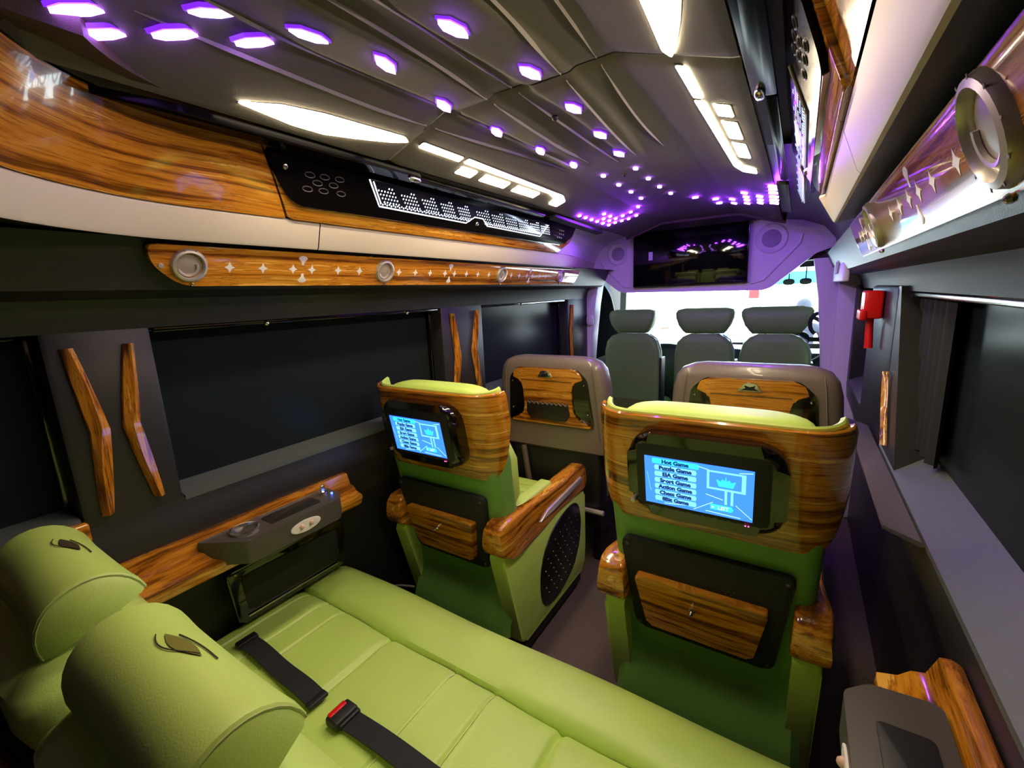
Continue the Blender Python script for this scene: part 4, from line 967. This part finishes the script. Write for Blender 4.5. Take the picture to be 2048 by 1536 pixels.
# ================================================================ OUTSIDE (washed out beyond the windscreen)
struct('ground', box(-30, 30, 4.6, 60, -.60, -.55), mat('pale_ground', S(220, 222, 220), .9), 'bright concrete ground outside', smooth=False)
CONC = mat('pale_concrete', S(212, 220, 208), .8)
for nm, x0, x1, y, lb in (('building_column', -1.70, -1.24, 9.5, 'pale upright building column seen through the windscreen between cab headrests'), ('building_wall', -3.2, -1.74, 7.0, 'pale blue wall end at the left of the windscreen')):
    t = thing(nm, lb, 'column', ((x0 + x1) / 2, y, -.55)); w = (x1 - x0) / 2
    cm = CONC if x0 > -2 else mat('blue_wall', S(150, 176, 190), .8)
    obj('shaft', rbox(-w, w, -.2, .2, 0, 5, .02, 1), cm, t); obj('groove', box(-.04, .04, -.215, -.19, 0, 5), mat('groove_green', S(150, 168, 150), .8), t, smooth=False); obj('plinth', rbox(-w - .05, w + .05, -.25, .25, 0, .2, .02, 1), cm, t)
# person standing outside
me = bpy.data.meshes.new('body'); J = [(0, 0, .95), (0, 0, 1.15), (0, .01, 1.38), (0, .01, 1.48), (.10, 0, .90), (.11, .01, .50), (.11, .04, .06), (.11, -.10, .03), (-.10, 0, .90), (-.11, .01, .50), (-.11, .04, .06), (-.11, -.10, .03),
     (.19, .01, 1.38), (.25, .03, 1.12), (.26, -.02, .88), (-.19, .01, 1.38), (-.25, .03, 1.12), (-.26, -.02, .88)]
Ed = [(0, 1), (1, 2), (2, 3), (0, 4), (4, 5), (5, 6), (6, 7), (0, 8), (8, 9), (9, 10), (10, 11), (2, 12), (12, 13), (13, 14), (2, 15), (15, 16), (16, 17)]
rad = [.15, .14, .13, .06, .10, .075, .05, .04, .10, .075, .05, .04, .07, .05, .035, .07, .05, .035]
me.from_pydata(J, Ed, []); po = bpy.data.objects.new('clothed_body', me); COL.objects.link(po)
md = po.modifiers.new('skin', 'SKIN'); 
for i, v in enumerate(me.skin_vertices[0].data if me.skin_vertices else []): v.radius = (rad[i], rad[i] * .85)
if not me.skin_vertices:
    bm = bmesh.new(); bm.from_mesh(me); sl = bm.verts.layers.skin.verify()
    bm.verts.ensure_lookup_table()
    for i, v in enumerate(bm.verts): v[sl].radius = (rad[i], rad[i] * .85); v[sl].use_root = (i == 0)
    bm.to_mesh(me); bm.free()
po.modifiers.new('smooth', 'SUBSURF').levels = 1
CLOTH = mat('blue_grey_clothes', S(16, 24, 44), .8); me.materials.append(CLOTH)
pers = thing('person', 'person in blue-grey clothes standing outside beyond the right cab headrest', 'person', (.560, 6.6, -.55)); pers.rotation_euler = (0, 0, math.pi); pers.scale = (1, 1, .965); po.parent = pers
skinm = mat('skin_tone', S(120, 104, 100), .6); hair = mat('blue_grey_hair', S(20, 28, 46), .7)
hd_ = obj('head', xf(superell(.078, .095, .125, .95, .95), T(0, -.01, 1.62)), skinm, pers)
obj('nose', xf(superell(.014, .018, .022, .9, .9, 10, 6), T(0, -.108, 1.61)), skinm, hd_)
for s in (-1, 1):
    obj('ear', xf(superell(.012, .02, .032, .9, .9, 10, 6), T(s * .08, 0, 1.62)), skinm, hd_); obj('eye', xf(sphere(.011, 8), T(s * .032, -.094, 1.635)), BLACKM, hd_)
    for f in range(5): obj('finger', tube([(s * .26 + (f - 2) * .014, -.03, .87), (s * .26 + (f - 2) * .015, -.045, .82), (s * .26 + (f - 2) * .014, -.06, .79 + .01 * abs(f - 2))], .008, 5), skinm, pers)
obj('mouth', xf(rbox(-.024, .024, -.004, .004, -.004, .004, .003, 1), T(0, -.098, 1.565)), RED, hd_)
obj('hair', xf(superell(.086, .103, .10, .95, .95), T(0, .012, 1.665)), hair, pers)
# parked motorbikes and a red sign board
def bike(label, x, y, col):
    t = thing('motorbike', label, 'motorbike', (x, y, -.55))
    for dx in (-.6, .6):
        w = obj('wheel', xf(tube([(.27 * math.cos(a), 0, .27 * math.sin(a)) for a in [2 * math.pi * k / 20 for k in range(21)]], .05, 6), T(dx, 0, .32)), GREYBOX, t)
        obj('hub', xf(lathe([(.06, -.05), (.06, .05)], 10), T(dx, 0, .32) @ R(90, 'X')), CHROME, w)
    obj('fairing', xf(superell(.38, .14, .22, .8, .8), T(.1, 0, .62)), col, t); obj('saddle', xf(superell(.40, .13, .07, .6, .6), T(-.25, 0, .86)), GREYBOX, t)
    obj('handlebar', tube([(.42, -.3, 1.05), (.5, 0, .98), (.42, .3, 1.05)], .02, 6), GREYBOX, t); obj('fork', tube([(.45, 0, 1.0), (.6, 0, .32)], .03, 6), CHROME, t)
    return t
bike('pale red motorbike parked outside beyond the left cab headrest', -2.6, 13, mat('bike_red', S(210, 120, 110), .4))
bike('blue motorbike parked outside, just right of the red one', -1.6, 13.5, mat('bike_blue', S(90, 120, 190), .4))
bike('teal motorbike parked outside right of the pale column', .2, 15, mat('bike_teal', S(90, 160, 160), .4))
sg = thing('street_sign', 'small red upright sign board outside near the partition corner', 'sign', (-.18, 9, -.55))
obj('board', rbox(-.08, .08, -.02, .02, 1.66, 2.0, .01, 1), RED, sg)
for s in (-1, 1): obj('post', rbox(s * .11 - .015, s * .11 + .015, -.02, .02, 0, 2.05, .005, 1), GREYSILL, sg)
